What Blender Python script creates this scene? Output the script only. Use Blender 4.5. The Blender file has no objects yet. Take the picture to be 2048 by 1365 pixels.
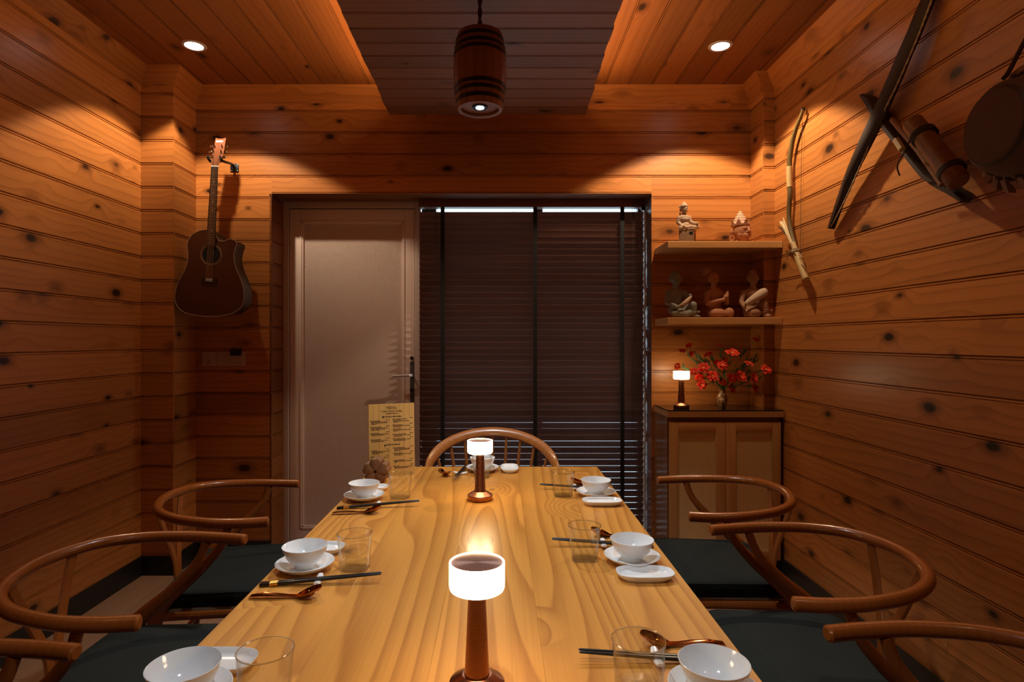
import bpy, bmesh, math, random
from mathutils import Vector, Matrix, Euler
random.seed(7)
SC = bpy.context.scene
COL = SC.collection
PI = math.pi
# ------------------------------------------------------------------ camera
F = 1190.0; VX = 1000.0; VY = 681.0; H = 1.31      # focal length in px, vanishing point, eye height
cam_d = bpy.data.cameras.new('camera'); cam = bpy.data.objects.new('camera', cam_d); COL.objects.link(cam)
cam_d.sensor_width = 36.0; cam_d.lens = F / 2048 * 36.0
cam_d.shift_x = (1024 - VX) / 2048; cam_d.shift_y = -(682.5 - VY) / 2048
cam_d.clip_start = 0.05
cam.location = (0, 0, H); cam.rotation_euler = (PI / 2, 0, 0)
SC.camera = cam
# ------------------------------------------------------------------ exposure
SC.view_settings.view_transform = 'Standard'
SC.view_settings.look = 'None'
SC.view_settings.gamma = 1.0
SC.view_settings.use_curve_mapping = False
SC.view_settings.exposure = 0.0
SC.cycles.transparent_max_bounces = 24
# ------------------------------------------------------------------ world: overcast daylight outside
W = bpy.data.worlds.new('World'); SC.world = W; W.use_nodes = True
W.node_tree.nodes['Background'].inputs[0].default_value = (0.72, 0.87, 1.0, 1)
W.node_tree.nodes['Background'].inputs[1].default_value = 4.5
# ------------------------------------------------------------------ lamps
def light(name, kind, loc, power, color, target=None, **kw):
    d = bpy.data.lights.new(name, kind); d.energy = power; d.color = color
    for k, v in kw.items(): setattr(d, k, v)
    o = bpy.data.objects.new(name, d); COL.objects.link(o); o.location = loc
    if target is not None:
        o.rotation_euler = (Vector(target) - Vector(loc)).to_track_quat('-Z', 'Y').to_euler()
    return o
def batwing(d, low=0.32):
    """wide-beam reflector: weaker straight down than at 45 degrees"""
    d.use_nodes = True; t = d.node_tree; em = t.nodes['Emission']
    tc = t.nodes.new('ShaderNodeTexCoord'); sp = t.nodes.new('ShaderNodeSeparateXYZ'); ab = t.nodes.new('ShaderNodeMath'); ab.operation = 'ABSOLUTE'
    mr = t.nodes.new('ShaderNodeMapRange'); mr.interpolation_type = 'SMOOTHSTEP'
    t.links.new(tc.outputs['Normal'], sp.inputs[0]); t.links.new(sp.outputs[2], ab.inputs[0]); t.links.new(ab.outputs[0], mr.inputs[0])
    for i, v in ((1, 0.985), (2, 0.70), (3, low), (4, 1.0)): mr.inputs[i].default_value = v
    t.links.new(mr.outputs[0], em.inputs['Strength'])
WARM = (1.0, 0.76, 0.50); COVE = (1.0, 0.58, 0.26); COOL = (0.80, 0.92, 1.0)
DL = [(-1.558, 3.03), (1.124, 3.034)]               # recessed downlights in the picture
for (x, y), p in zip(DL, (52, 80)):
    o = light('downlight_lamp', 'SPOT', (x, y, 2.79), p, WARM, (x, y + 0.13, 0), spot_size=math.radians(111), spot_blend=0.17, shadow_soft_size=0.022)
    batwing(o.data, 0.25 if x < 0 else 0.62)
for x, y, p in [(-1.558, 0.75, 2), (1.124, 0.75, 5)]:    # the next pair, dimmed, above and behind the picture
    light('downlight_lamp', 'SPOT', (x, y, 2.79), p, WARM, (x, y, 0), spot_size=math.radians(104), spot_blend=0.5, shadow_soft_size=0.03)
light('pendant_lamp', 'SPOT', (-0.073, 2.17, 2.15), 46, COOL, (-0.073, 2.17, 0), spot_size=math.radians(96), spot_blend=0.5, shadow_soft_size=0.014)
light('pendant_lamp', 'SPOT', (-0.073, 0.75, 2.15), 27, COOL, (-0.073, 0.75, 0), spot_size=math.radians(96), spot_blend=0.5, shadow_soft_size=0.014)
for s, x in ((-1, -0.607), (1, 0.462)):              # warm strips lying on the hung panel, shining up
    o = light('cove_lamp', 'AREA', (x, 1.85, 2.645), 8.8, COVE, shape='RECTANGLE', size=3.0, size_y=0.02, spread=math.radians(165))
    o.rotation_euler = Euler((PI, 0, 0)).to_quaternion().to_euler()
    m = Matrix.Identity(3)
    zz = Vector((-s * 0.72, 0, -0.69)).normalized()   # light shines along -z
    xx = Vector((0, 1, 0)); yy = zz.cross(xx)
    o.rotation_euler = Matrix((xx, yy, zz)).transposed().to_euler()

# ------------------------------------------------------------------ node helpers
class G:
    def __init__(s, name, disp=False):
        s.m = bpy.data.materials.new(name); s.m.use_nodes = True
        s.t = s.m.node_tree; s.t.nodes.clear()
        s.out = s.t.nodes.new('ShaderNodeOutputMaterial')
    def n(s, typ, props=None, **ins):
        nd = s.t.nodes.new('ShaderNode' + typ)
        for k, v in (props or {}).items(): setattr(nd, k, v)
        for k, v in ins.items(): s.set(nd, k, v)
        return nd
    def set(s, nd, k, v):
        if k.startswith('i') and k[1:].isdigit(): sock = nd.inputs[int(k[1:])]
        else: sock = nd.inputs[k.replace('_', ' ')]
        if isinstance(v, bpy.types.NodeSocket): s.t.links.new(v, sock)
        elif isinstance(v, bpy.types.Node): s.t.links.new(v.outputs[0], sock)
        else:
            if hasattr(sock.default_value, '__len__') and len(sock.default_value) == 4 and len(v) == 3: v = tuple(v) + (1,)
            sock.default_value = v
    def math(s, op, a, b=0.0, clamp=False):
        return s.n('Math', {'operation': op, 'use_clamp': clamp}, i0=a, i1=b).outputs[0]
    def vmath(s, op, a, b): return s.n('VectorMath', {'operation': op}, i0=a, i1=b).outputs[0]
    def mix(s, fac, a, b, blend='MIX'):
        nd = s.t.nodes.new('ShaderNodeMix'); nd.data_type = 'RGBA'; nd.blend_type = blend
        for i, v in ((0, fac), (6, a), (7, b)):
            sock = nd.inputs[i]
            if isinstance(v, bpy.types.NodeSocket): s.t.links.new(v, sock)
            else: sock.default_value = v if i == 0 else tuple(v)[:3] + (1,)
        return nd.outputs[2]
    def ramp(s, v, a, b, lo=0.0, hi=1.0, smooth=True):
        nd = s.n('MapRange', {'interpolation_type': 'SMOOTHSTEP' if smooth else 'LINEAR'}, i0=v, i1=a, i2=b, i3=lo, i4=hi)
        return nd.outputs[0]
    def noise(s, vec, scale=1.0, detail=3.0, rough=0.5):
        return s.n('TexNoise', None, Vector=vec, Scale=scale, Detail=detail, Roughness=rough).outputs[0]
    def bsdf(s, color, rough=0.5, metal=0.0, bump=None, bstr=0.3, bdist=0.002, **kw):
        b = s.n('BsdfPrincipled', None, Base_Color=color, Roughness=rough, Metallic=metal)
        for k, v in kw.items(): s.set(b, k, v)
        if bump is not None:
            bn = s.n('Bump', None, Strength=bstr, Distance=bdist, Height=bump)
            s.t.links.new(bn.outputs[0], b.inputs['Normal'])
        s.t.links.new(b.outputs[0], s.out.inputs[0])
        return s.m

def plain(name, color, rough=0.5, metal=0.0, **kw):
    g = G(name); return g.bsdf(color, rough, metal, **kw)

def grained(name, light_c, dark_c, rough=0.35, kx=1.0, bands=60.0, wav=1.6, fib=0.35, knots=0.5, knot_c=(0.03, 0.012, 0.006),
            tone=0.3, knot_scale=(4.2, 7.5), coat=0.0, axis='X', vary=0.35, sharp=3.0, rc=0.45, hal=-1.3, bstr=0.08, knot_size=1.0, spec=0.5):
    """long-grained timber: rings along the length, bent around knots; every object gets its own cut"""
    g = G(name)
    tc = g.n('TexCoord').outputs['Object']
    rnd = g.n('ObjectInfo').outputs['Random']
    sp = g.n('SeparateXYZ', None, Vector=tc)
    x, y, z = sp.outputs[0], sp.outputs[1], sp.outputs[2]
    if axis == 'Y': x, y = y, x
    if axis == 'Z': x, y, z = z, x, y
    x = g.math('ADD', x, g.math('MULTIPLY', rnd, 71.3))
    y2 = g.math('ADD', y, g.math('MULTIPLY', rnd, 13.7))
    z2 = g.math('ADD', z, g.math('MULTIPLY', rnd, 5.1))
    def vec(a, b, c): return g.n('CombineXYZ', None, X=a, Y=b, Z=c).outputs[0]
    M = lambda v, k: g.math('MULTIPLY', v, k)
    # knots
    vo = g.n('TexVoronoi', {'feature': 'F1'}, Vector=vec(M(x, knot_scale[0]), M(y2, knot_scale[1]), M(rnd, 40.0)), Scale=1.0)
    d = vo.outputs['Distance']; cs = g.n('SeparateColor', None, Color=vo.outputs['Color'])
    present = g.math('LESS_THAN', cs.outputs[0], knots)
    rad = g.math('MULTIPLY_ADD', cs.outputs[1], 0.10 * knot_size)
    rad.node.inputs[2].default_value = 0.045 * knot_size
    dn = g.math('ADD', d, M(g.math('SUBTRACT', g.noise(vec(M(x, 30.0), M(y2, 45.0), rnd), 1.0, 2.0), 0.5), 0.06))
    q = g.math('DIVIDE', dn, rad)
    kmask = g.math('MULTIPLY', g.ramp(q, 1.15, 0.6), present)
    kring = g.math('MULTIPLY', g.ramp(q, 2.4, 0.9), present)
    halo = g.math('MULTIPLY', g.ramp(d, 0.55, 0.0), present)
    # rings
    low = g.noise(vec(M(x, 0.42 * kx), M(y2, 3.4), M(z2, 3.4)), 1.0, 1.0, 0.4)
    wob = g.noise(vec(M(x, 2.2 * kx), M(y2, 9.0), M(z2, 9.0)), 1.0, 2.0, 0.5)
    ph = g.math('ADD', g.math('ADD', M(y2, bands * 0.4), M(low, wav * 3.2)), M(halo, hal))
    ph = g.math('ADD', ph, M(wob, 0.55))
    fr = g.math('FRACT', ph)
    ring = g.math('POWER', fr, sharp)
    ring = g.math('MULTIPLY', ring, g.ramp(fr, 1.0, 0.90))
    fine = g.noise(vec(M(x, 4.0 * kx), M(y2, 170.0), M(z2, 170.0)), 1.0, 3.0, 0.6)
    big = g.noise(vec(M(x, 2.6 * kx), M(y2, 9.0), M(z2, 9.0)), 1.0, 3.0, 0.5)
    f = g.math('ADD', M(ring, rc), M(g.math('SUBTRACT', fine, 0.5), fib), False)
    f = g.math('ADD', f, M(g.math('SUBTRACT', big, 0.5), tone), True)
    c = g.mix(f, light_c, dark_c)
    # per-board tone
    rv = g.n('TexWhiteNoise', {'noise_dimensions': '1D'}, W=M(rnd, 97.0)).outputs[0]
    rt = g.math('MULTIPLY_ADD', rv, vary); rt.node.inputs[2].default_value = 1.0 - vary * 0.55
    hs = g.n('HueSaturation', None, Value=rt, Color=c).outputs[0]
    c = g.mix(M(kring, 0.55), hs, tuple(k * 0.55 for k in dark_c))
    c = g.mix(kmask, c, knot_c)
    b = g.bsdf(c, rough, 0.0, bump=g.math('SUBTRACT', M(fine, 0.5), ring), bstr=bstr, bdist=0.0008)
    for nd in g.t.nodes:
        if nd.type == 'BSDF_PRINCIPLED':
            nd.inputs['Specular IOR Level'].default_value = spec
            if coat: nd.inputs['Coat Weight'].default_value = coat; nd.inputs['Coat Roughness'].default_value = 0.12
    return b

PINE = grained('knotty_pine', (0.46, 0.172, 0.043), (0.19, 0.055, 0.013), rough=0.34, bands=70, knots=0.92, spec=0.4, vary=0.42, tone=0.6, knot_size=1.25, rc=0.5)
PINE_C = grained('ceiling_pine', (0.285, 0.098, 0.027), (0.135, 0.039, 0.0105), rough=0.4, bands=70, knots=0.6, spec=0.3, vary=0.4, tone=0.55, knot_size=1.2)
PINE_P = grained('panel_pine', (0.28, 0.125, 0.062), (0.14, 0.057, 0.027), rough=0.45, bands=70, knots=0.2, spec=0.35)
PINE_S = grained('shelf_pine', (0.62, 0.32, 0.11), (0.42, 0.18, 0.05), rough=0.35, bands=60, knots=0.12)
CABW = grained('cabinet_pine', (0.56, 0.27, 0.088), (0.36, 0.15, 0.045), rough=0.4, bands=70, knots=0.05, axis='Z', tone=0.2)
CABH = grained('cabinet_rail_pine', (0.56, 0.27, 0.088), (0.36, 0.15, 0.045), rough=0.4, bands=70, knots=0.05, tone=0.2)
ELM = grained('table_elm', (0.68, 0.31, 0.060), (0.34, 0.112, 0.016), rough=0.3, bands=30, wav=5.5, knots=0.22, knot_scale=(3.6, 5.0), hal=-3.2, kx=0.75,
              axis='X', vary=0.14, tone=0.4, sharp=2.0, rc=0.72, fib=0.6, coat=0.25, knot_size=0.75, knot_c=(0.14, 0.055, 0.02))
BEECH = grained('chair_beech', (0.27, 0.070, 0.011), (0.15, 0.035, 0.005), rough=0.28, bands=140, knots=0.0, coat=0.2, spec=0.35, axis='X', vary=0.1, tone=0.3)
HOOPW = grained('hoop_chair_wood', (0.42, 0.15, 0.035), (0.24, 0.075, 0.018), rough=0.3, bands=120, knots=0.0, coat=0.4, vary=0.1)
VINYL = grained('vinyl_plank', (0.36, 0.215, 0.13), (0.24, 0.135, 0.08), rough=0.45, bands=70, knots=0.02, vary=0.3)
SLATW = grained('blind_slat_wood', (0.15, 0.062, 0.040), (0.09, 0.037, 0.024), rough=0.42, bands=90, knots=0.0, vary=0.2, tone=0.4)
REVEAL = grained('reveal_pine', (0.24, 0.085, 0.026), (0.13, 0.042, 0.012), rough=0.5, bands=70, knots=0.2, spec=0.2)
BARREL = grained('barrel_stave', (0.30, 0.105, 0.034), (0.17, 0.055, 0.018), rough=0.4, bands=110, knots=0.0, axis='Z', vary=0.3)
MAHOG = grained('guitar_mahogany', (0.062, 0.017, 0.008), (0.030, 0.009, 0.005), rough=0.3, bands=200, knots=0.0, axis='Z', vary=0.0, coat=0.3, wav=0.4)
NECKW = grained('guitar_neck_wood', (0.25, 0.085, 0.04), (0.16, 0.05, 0.025), rough=0.35, bands=120, knots=0.0, axis='Z', vary=0.0)
DARKW = grained('smoked_dark_wood', (0.040, 0.020, 0.011), (0.018, 0.009, 0.006), rough=0.55, bands=100, knots=0.0, vary=0.2, spec=0.2)
BAMB = grained('old_bamboo', (0.20, 0.085, 0.03), (0.11, 0.045, 0.016), rough=0.4, bands=60, knots=0.0, vary=0.2)
DRYB = grained('dry_bamboo', (0.50, 0.34, 0.14), (0.28, 0.17, 0.06), rough=0.5, bands=120, knots=0.0, vary=0.25, axis='Z')
MENUW = grained('bamboo_board', (0.62, 0.36, 0.10), (0.46, 0.235, 0.055), rough=0.45, bands=40, knots=0.0, axis='Z', vary=0.05, wav=0.15)
FLOWERW = grained('carved_wood', (0.22, 0.10, 0.04), (0.12, 0.05, 0.02), rough=0.5, bands=60, knots=0.0, vary=0.2)

BLACK = plain('black_skirting', (0.008, 0.008, 0.009), 0.45)
def fabric():
    g = G('charcoal_cloth')
    tc = g.n('TexCoord').outputs['Object']
    a = g.noise(tc, 900.0, 2.0); b = g.noise(tc, 9.0, 3.0)
    c = g.mix(b, (0.008, 0.0115, 0.0105), (0.014, 0.019, 0.017))
    return g.bsdf(c, 0.85, bump=g.math('ADD', a, g.math('MULTIPLY', b, 3.0)), bstr=0.25, bdist=0.003, Specular_IOR_Level=0.25)
CLOTH = fabric()
PORC = plain('white_porcelain', (0.86, 0.87, 0.88), 0.12, Coat_Weight=0.3)
LACQ = plain('black_lacquer', (0.010, 0.011, 0.012), 0.28)
GOLD = plain('gold_band', (0.75, 0.45, 0.12), 0.3, 1.0)
def brushed(name, color, lo, hi, aniso, rot=0.0, metal=1.0):
    g = G(name)
    tc = g.n('TexCoord').outputs['Object']
    sp = g.n('SeparateXYZ', None, Vector=tc)
    v = g.n('CombineXYZ', None, X=g.math('MULTIPLY', sp.outputs[0], 40.0), Y=g.math('MULTIPLY', sp.outputs[1], 40.0), Z=g.math('MULTIPLY', sp.outputs[2], 900.0))
    n = g.noise(v, 1.0, 2.0)
    tg = g.n('Tangent', {'direction_type': 'RADIAL', 'axis': 'Z'})
    return g.bsdf(color, g.ramp(n, 0.3, 0.7, lo, hi), metal, Anisotropic=aniso, Tangent=tg.outputs[0], Anisotropic_Rotation=rot)
COPPER = brushed('brushed_copper', (0.38, 0.16, 0.095), 0.265, 0.295, 0.6)
DISC = brushed('copper_disc', (0.60, 0.33, 0.26), 0.34, 0.40, 0.85, metal=0.65)
SPOON = plain('polished_copper', (0.34, 0.14, 0.045), 0.1, 1.0)
def emit(name, color, strength):
    g = G(name); e = g.n('Emission', None, Color=color, Strength=strength)
    g.t.links.new(e.outputs[0], g.out.inputs[0]); return g.m
SHADE = emit('lamp_shade_light', (1.0, 0.74, 0.43), 22.0)
LENS = emit('downlight_lens', (1.0, 0.93, 0.90), 14.0)
LED = emit('pendant_led', (0.85, 0.95, 1.0), 22.0)
COVEL = emit('cove_strip_light', (1.0, 0.50, 0.17), 3.0)
RING = plain('downlight_ring', (0.5, 0.42, 0.40), 0.5)
def glassy(name, k, tint=(0.96, 0.98, 0.97)):
    g = G(name)
    gl = g.n('BsdfGlass', None, Color=tint, Roughness=0.0, IOR=1.47); tr = g.n('BsdfTransparent', None, Color=(0.97, 0.985, 0.98))
    mx = g.n('MixShader', None, i0=k, i1=tr, i2=gl); g.t.links.new(mx.outputs[0], g.out.inputs[0]); return g.m
THICK = glassy('glass_base', 0.22); RIMG = glassy('glass_rim', 1.0)
def thin_glass():
    g = G('tumbler_glass')
    lw = g.n('LayerWeight', None, Blend=0.5).outputs['Facing']
    tr = g.n('BsdfTransparent', None, Color=g.mix(g.math('POWER', lw, 4.0), (0.985, 0.99, 0.985), (0.66, 0.65, 0.62)))
    gl = g.n('BsdfGlossy', None, Color=(1, 1, 1), Roughness=0.02)
    fr = g.math('MULTIPLY_ADD', g.math('POWER', lw, 4.0), 0.45); fr.node.inputs[2].default_value = 0.04
    mx = g.n('MixShader', None, i0=fr, i1=tr, i2=gl); g.t.links.new(mx.outputs[0], g.out.inputs[0]); return g.m
GLASS = thin_glass()
def pane_glass():
    g = G('window_glass')
    gl = g.n('BsdfGlossy', None, Color=(1, 1, 1), Roughness=0.02); tr = g.n('BsdfTransparent', None, Color=(0.9, 0.95, 0.95))
    mx = g.n('MixShader', None, i0=0.06, i1=tr, i2=gl); g.t.links.new(mx.outputs[0], g.out.inputs[0]); return g.m
PANE = pane_glass()
def dots(name, base, hole, pitch, thr, rough, bstr, axes='XZ', rot=False):
    g = G(name)
    tc = g.n('TexCoord').outputs['Object']; sp = g.n('SeparateXYZ', None, Vector=tc)
    u, v = sp.outputs[0], sp.outputs[2]
    k = 2 * PI / pitch
    a = g.math('COSINE', g.math('MULTIPLY', u, k / (1 if rot else 1))); b = g.math('COSINE', g.math('MULTIPLY', v, k))
    s = g.math('MULTIPLY', a, b)
    m = g.ramp(s, thr, thr + 0.22)
    fine = g.noise(tc, 700.0, 2.0)
    c = g.mix(m, g.mix(fine, base, tuple(x * 0.72 for x in base)), hole)
    return g.bsdf(c, rough, bump=g.math('SUBTRACT', 1.0, m), bstr=bstr, bdist=0.003)
CANE = dots('cane_webbing', (0.94, 0.61, 0.25), (0.12, 0.05, 0.02), 0.0142, 0.40, 0.55, 0.5)
DOORP = dots('door_mesh_panel', (0.84, 0.68, 0.62), (0.42, 0.30, 0.26), 0.0136, 0.25, 0.5, 0.7)
DOORW = plain('door_paint', (0.78, 0.64, 0.59), 0.45)
JAMBG = plain('jamb_paint', (0.55, 0.44, 0.39), 0.5)
STEEL = plain('dark_steel', (0.05, 0.05, 0.06), 0.35, 1.0)
HANDLE = plain('satin_handle', (0.45, 0.40, 0.38), 0.35, 0.3)
PLATE = plain('grey_lock_plate', (0.09, 0.085, 0.085), 0.45, 0.3)
TAPE = plain('black_tape', (0.006, 0.006, 0.006), 0.85)
CORD = plain('blind_cord', (0.02, 0.014, 0.012), 0.8)
CHAIN = plain('bead_chain', (0.5, 0.5, 0.5), 0.4)
def plaster():
    g = G('raw_plaster_edge'); tc = g.n('TexCoord').outputs['Object']
    n = g.noise(tc, 60.0, 4.0)
    return g.bsdf(g.mix(n, (0.42, 0.40, 0.37), (0.66, 0.65, 0.62)), 0.9, bump=n, bstr=0.8, bdist=0.01)
PLASTER = plaster()
ALU = plain('window_frame_paint', (0.045, 0.045, 0.05), 0.4)
OUTG = plain('outdoor_paving', (0.35, 0.36, 0.36), 0.9)
BGLASS = plain('black_glass', (0.006, 0.006, 0.007), 0.06)
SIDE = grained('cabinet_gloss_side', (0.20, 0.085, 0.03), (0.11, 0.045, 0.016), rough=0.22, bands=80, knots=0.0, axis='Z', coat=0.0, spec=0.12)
HOOP = plain('black_hoop', (0.006, 0.006, 0.007), 0.35)
PLASTIC = plain('ivory_plastic', (0.50, 0.36, 0.27), 0.4)
PLINE = plain('switch_gap', (0.12, 0.07, 0.05), 0.6)
EBONY = plain('ebony', (0.014, 0.011, 0.010), 0.4)
CHROME = plain('chrome', (0.8, 0.8, 0.82), 0.12, 1.0)
STRING = plain('steel_string', (0.55, 0.48, 0.40), 0.3, 0.9)
BIND = plain('cream_binding', (0.42, 0.32, 0.22), 0.4)
BONE = plain('bone_white', (0.85, 0.80, 0.72), 0.35)
HOLE_SHADE = plain('hole_shade', (0.004, 0.003, 0.003), 0.9)  # near-black colour painted in for the shade inside holes
ROPE = plain('dark_rope', (0.035, 0.020, 0.012), 0.9)
TWINE = plain('pale_twine', (0.36, 0.26, 0.15), 0.9)
STRAW = plain('dry_straw', (0.72, 0.58, 0.34), 0.7)
def stone(name, a, b, sc=40.0, bstr=0.4):
    g = G(name); tc = g.n('TexCoord').outputs['Object']
    n = g.noise(tc, sc, 5.0, 0.6)
    return g.bsdf(g.mix(n, a, b), 0.8, bump=n, bstr=bstr, bdist=0.003)
SAND = stone('sandstone', (0.40, 0.26, 0.17), (0.58, 0.41, 0.28))
TERRA = stone('terracotta', (0.33, 0.125, 0.055), (0.46, 0.20, 0.095))
TERRAP = stone('pale_terracotta', (0.56, 0.34, 0.22), (0.66, 0.44, 0.30))
GREYS = stone('grey_stone', (0.13, 0.125, 0.095), (0.24, 0.225, 0.175))
CLAY = stone('dark_clay', (0.26, 0.12, 0.06), (0.38, 0.19, 0.10))
def carved():
    g = G('carved_relief'); tc = g.n('TexCoord').outputs['Object']
    v = g.n('TexVoronoi', {'feature': 'DISTANCE_TO_EDGE'}, Vector=tc, Scale=230.0).outputs[0]
    m = g.ramp(v, 0.0, 0.25)
    return g.bsdf(g.mix(m, (0.33, 0.18, 0.085), (0.50, 0.30, 0.16)), 0.8, bump=m, bstr=0.9, bdist=0.004)
CARVED = carved()
def petal():
    g = G('red_petal'); tc = g.n('TexCoord').outputs['Object']
    n = g.noise(tc, 90.0, 2.0)
    return g.bsdf(g.mix(n, (0.62, 0.035, 0.018), (0.80, 0.06, 0.02)), 0.7, Specular_IOR_Level=0.15)
PETAL = petal()
PISTIL = plain('yellow_pistil', (0.85, 0.50, 0.12), 0.7)
STEM = plain('green_stem', (0.03, 0.10, 0.035), 0.6)
def vase_m():
    g = G('mottled_vase'); tc = g.n('TexCoord').outputs['Object']
    v = g.n('TexVoronoi', None, Vector=tc, Scale=70.0).outputs[0]
    n = g.noise(tc, 45.0, 3.0)
    c = g.mix(g.ramp(v, 0.2, 0.55), (0.44, 0.24, 0.12), (0.16, 0.07, 0.03))
    return g.bsdf(g.mix(g.ramp(n, 0.5, 0.62), c, (0.55, 0.36, 0.2)), 0.35, bump=v, bstr=0.5, bdist=0.003)
VASE = vase_m()
SKIN = stone('drum_skin', (0.075, 0.036, 0.022), (0.12, 0.062, 0.038), 18.0, 0.2)
DRUMW = plain('drum_body', (0.035, 0.018, 0.011), 0.6)
PEGW = grained('drum_peg_wood', (0.20, 0.09, 0.04), (0.10, 0.045, 0.02), rough=0.6, bands=60, knots=0.0, vary=0.5)
INK = plain('engraved_ink', (0.03, 0.014, 0.006), 0.7)
# ------------------------------------------------------------------ mesh helpers
class MB:
    def __init__(s): s.v = []; s.f = []
    def add(s, vs, fs):
        o = len(s.v); s.v += [tuple(v) for v in vs]; s.f += [tuple(i + o for i in f) for f in fs]; return s
    def box(s, x0, x1, y0, y1, z0, z1, bev=0.0, m=None):
        if bev > 0:
            bm = bmesh.new(); bmesh.ops.create_cube(bm, size=1.0)
            for v in bm.verts:
                v.co = Vector(((x0 + x1) / 2 + v.co.x * (x1 - x0), (y0 + y1) / 2 + v.co.y * (y1 - y0), (z0 + z1) / 2 + v.co.z * (z1 - z0)))
            bmesh.ops.bevel(bm, geom=bm.edges[:], offset=bev, segments=2, affect='EDGES', profile=0.6)
            bm.verts.index_update()
            vs = [v.co.copy() for v in bm.verts]; fs = [[v.index for v in f.verts] for f in bm.faces]; bm.free()
        else:
            vs = [Vector((x, y, z)) for x in (x0, x1) for y in (y0, y1) for z in (z0, z1)]
            fs = [(0, 1, 3, 2), (4, 6, 7, 5), (0, 4, 5, 1), (2, 3, 7, 6), (0, 2, 6, 4), (1, 5, 7, 3)]
        if m is not None: vs = [m @ v for v in vs]
        return s.add(vs, fs)
    def prism(s, poly, z0, z1, m=None):
        """poly in xy, counter-clockwise, extruded z0..z1"""
        n = len(poly)
        vs = [Vector((p[0], p[1], z0)) for p in poly] + [Vector((p[0], p[1], z1)) for p in poly]
        fs = [tuple(range(n - 1, -1, -1)), tuple(range(n, 2 * n))] + [(i, (i + 1) % n, n + (i + 1) % n, n + i) for i in range(n)]
        if m is not None: vs = [m @ v for v in vs]
        return s.add(vs, fs)
    def lathe(s, prof, seg=32, c=(0, 0, 0), m=None, close=False):
        vs = []; fs = []
        for r, z in prof:
            for i in range(seg):
                a = 2 * PI * i / seg; vs.append(Vector((c[0] + r * math.cos(a), c[1] + r * math.sin(a), c[2] + z)))
        n = len(prof)
        for j in range(n if close else n - 1):
            k = (j + 1) % n
            for i in range(seg):
                fs.append((j * seg + i, j * seg + (i + 1) % seg, k * seg + (i + 1) % seg, k * seg + i))
        if not close:
            if prof[0][0] > 1e-6: fs.append(tuple(range(seg - 1, -1, -1)))
            if prof[-1][0] > 1e-6: fs.append(tuple((n - 1) * seg + i for i in range(seg)))
        if m is not None: vs = [m @ v for v in vs]
        return s.add(vs, fs)
    def tube(s, pts, rad, seg=12, flat=1.0, up=None, closed=False, cap=True):
        """sweep of a circle (or ellipse: flat scales the second axis) along pts"""
        pts = [Vector(p) for p in pts]; n = len(pts)
        rads = rad if isinstance(rad, (list, tuple)) else [rad] * n
        up = Vector(up) if up is not None else None
        vs = []; fs = []; prev = None
        for i in range(n):
            if closed: t = pts[(i + 1) % n] - pts[i - 1]
            else: t = pts[min(i + 1, n - 1)] - pts[max(i - 1, 0)]
            t.normalize()
            if up is not None:
                a = t.cross(up)
                if a.length < 1e-5: a = t.orthogonal()
            elif prev is None: a = t.orthogonal()
            else:
                a = prev - t * prev.dot(t)
                if a.length < 1e-5: a = t.orthogonal()
            a.normalize(); prev = a.copy(); b = t.cross(a)
            for k in range(seg):
                an = 2 * PI * k / seg
                vs.append(pts[i] + a * (rads[i] * math.cos(an)) + b * (rads[i] * flat * math.sin(an)))
        for i in range(n if closed else n - 1):
            j = (i + 1) % n
            for k in range(seg):
                fs.append((i * seg + k, i * seg + (k + 1) % seg, j * seg + (k + 1) % seg, j * seg + k))
        if not closed and cap:
            fs.append(tuple(range(seg - 1, -1, -1))); fs.append(tuple((n - 1) * seg + k for k in range(seg)))
        return s.add(vs, fs)
    def ball(s, c, r, seg=16, rings=10, m=None):
        r = r if isinstance(r, (list, tuple)) else (r, r, r)
        vs = [Vector((0, 0, 1))]; fs = []
        for j in range(1, rings):
            t = PI * j / rings
            for i in range(seg):
                a = 2 * PI * i / seg; vs.append(Vector((math.sin(t) * math.cos(a), math.sin(t) * math.sin(a), math.cos(t))))
        vs.append(Vector((0, 0, -1)))
        for i in range(seg):
            fs.append((0, 1 + i, 1 + (i + 1) % seg))
            e = 1 + (rings - 2) * seg; fs.append((len(vs) - 1, e + (i + 1) % seg, e + i))
        for j in range(rings - 2):
            for i in range(seg):
                a = 1 + j * seg
                fs.append((a + i, a + seg + i, a + seg + (i + 1) % seg, a + (i + 1) % seg))
        vs = [Vector((v.x * r[0], v.y * r[1], v.z * r[2])) for v in vs]
        if m is not None: vs = [m @ v for v in vs]
        return s.add([v + Vector(c) for v in vs], fs)
    def rings(s, loops, cap=True):
        n = len(loops[0]); vs = [Vector(p) for l in loops for p in l]; fs = []
        for j in range(len(loops) - 1):
            for i in range(n): fs.append((j * n + i, j * n + (i + 1) % n, (j + 1) * n + (i + 1) % n, (j + 1) * n + i))
        if cap: fs.append(tuple(range(n - 1, -1, -1))); fs.append(tuple((len(loops) - 1) * n + i for i in range(n)))
        return s.add(vs, fs)
    def mesh(s, name, smooth=35):
        me = bpy.data.meshes.new(name); me.from_pydata([tuple(v) for v in s.v], [], s.f)
        bm = bmesh.new(); bm.from_mesh(me); bmesh.ops.recalc_face_normals(bm, faces=bm.faces[:]); bm.to_mesh(me); bm.free()
        if smooth:
            me.shade_smooth(); me.set_sharp_from_angle(angle=math.radians(smooth))
        me.update(); return me
    def build(s, name, mat, parent=None, smooth=35, loc=None, m=None):
        return link(s.mesh(name, smooth), name, mat, parent, loc, m)

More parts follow.
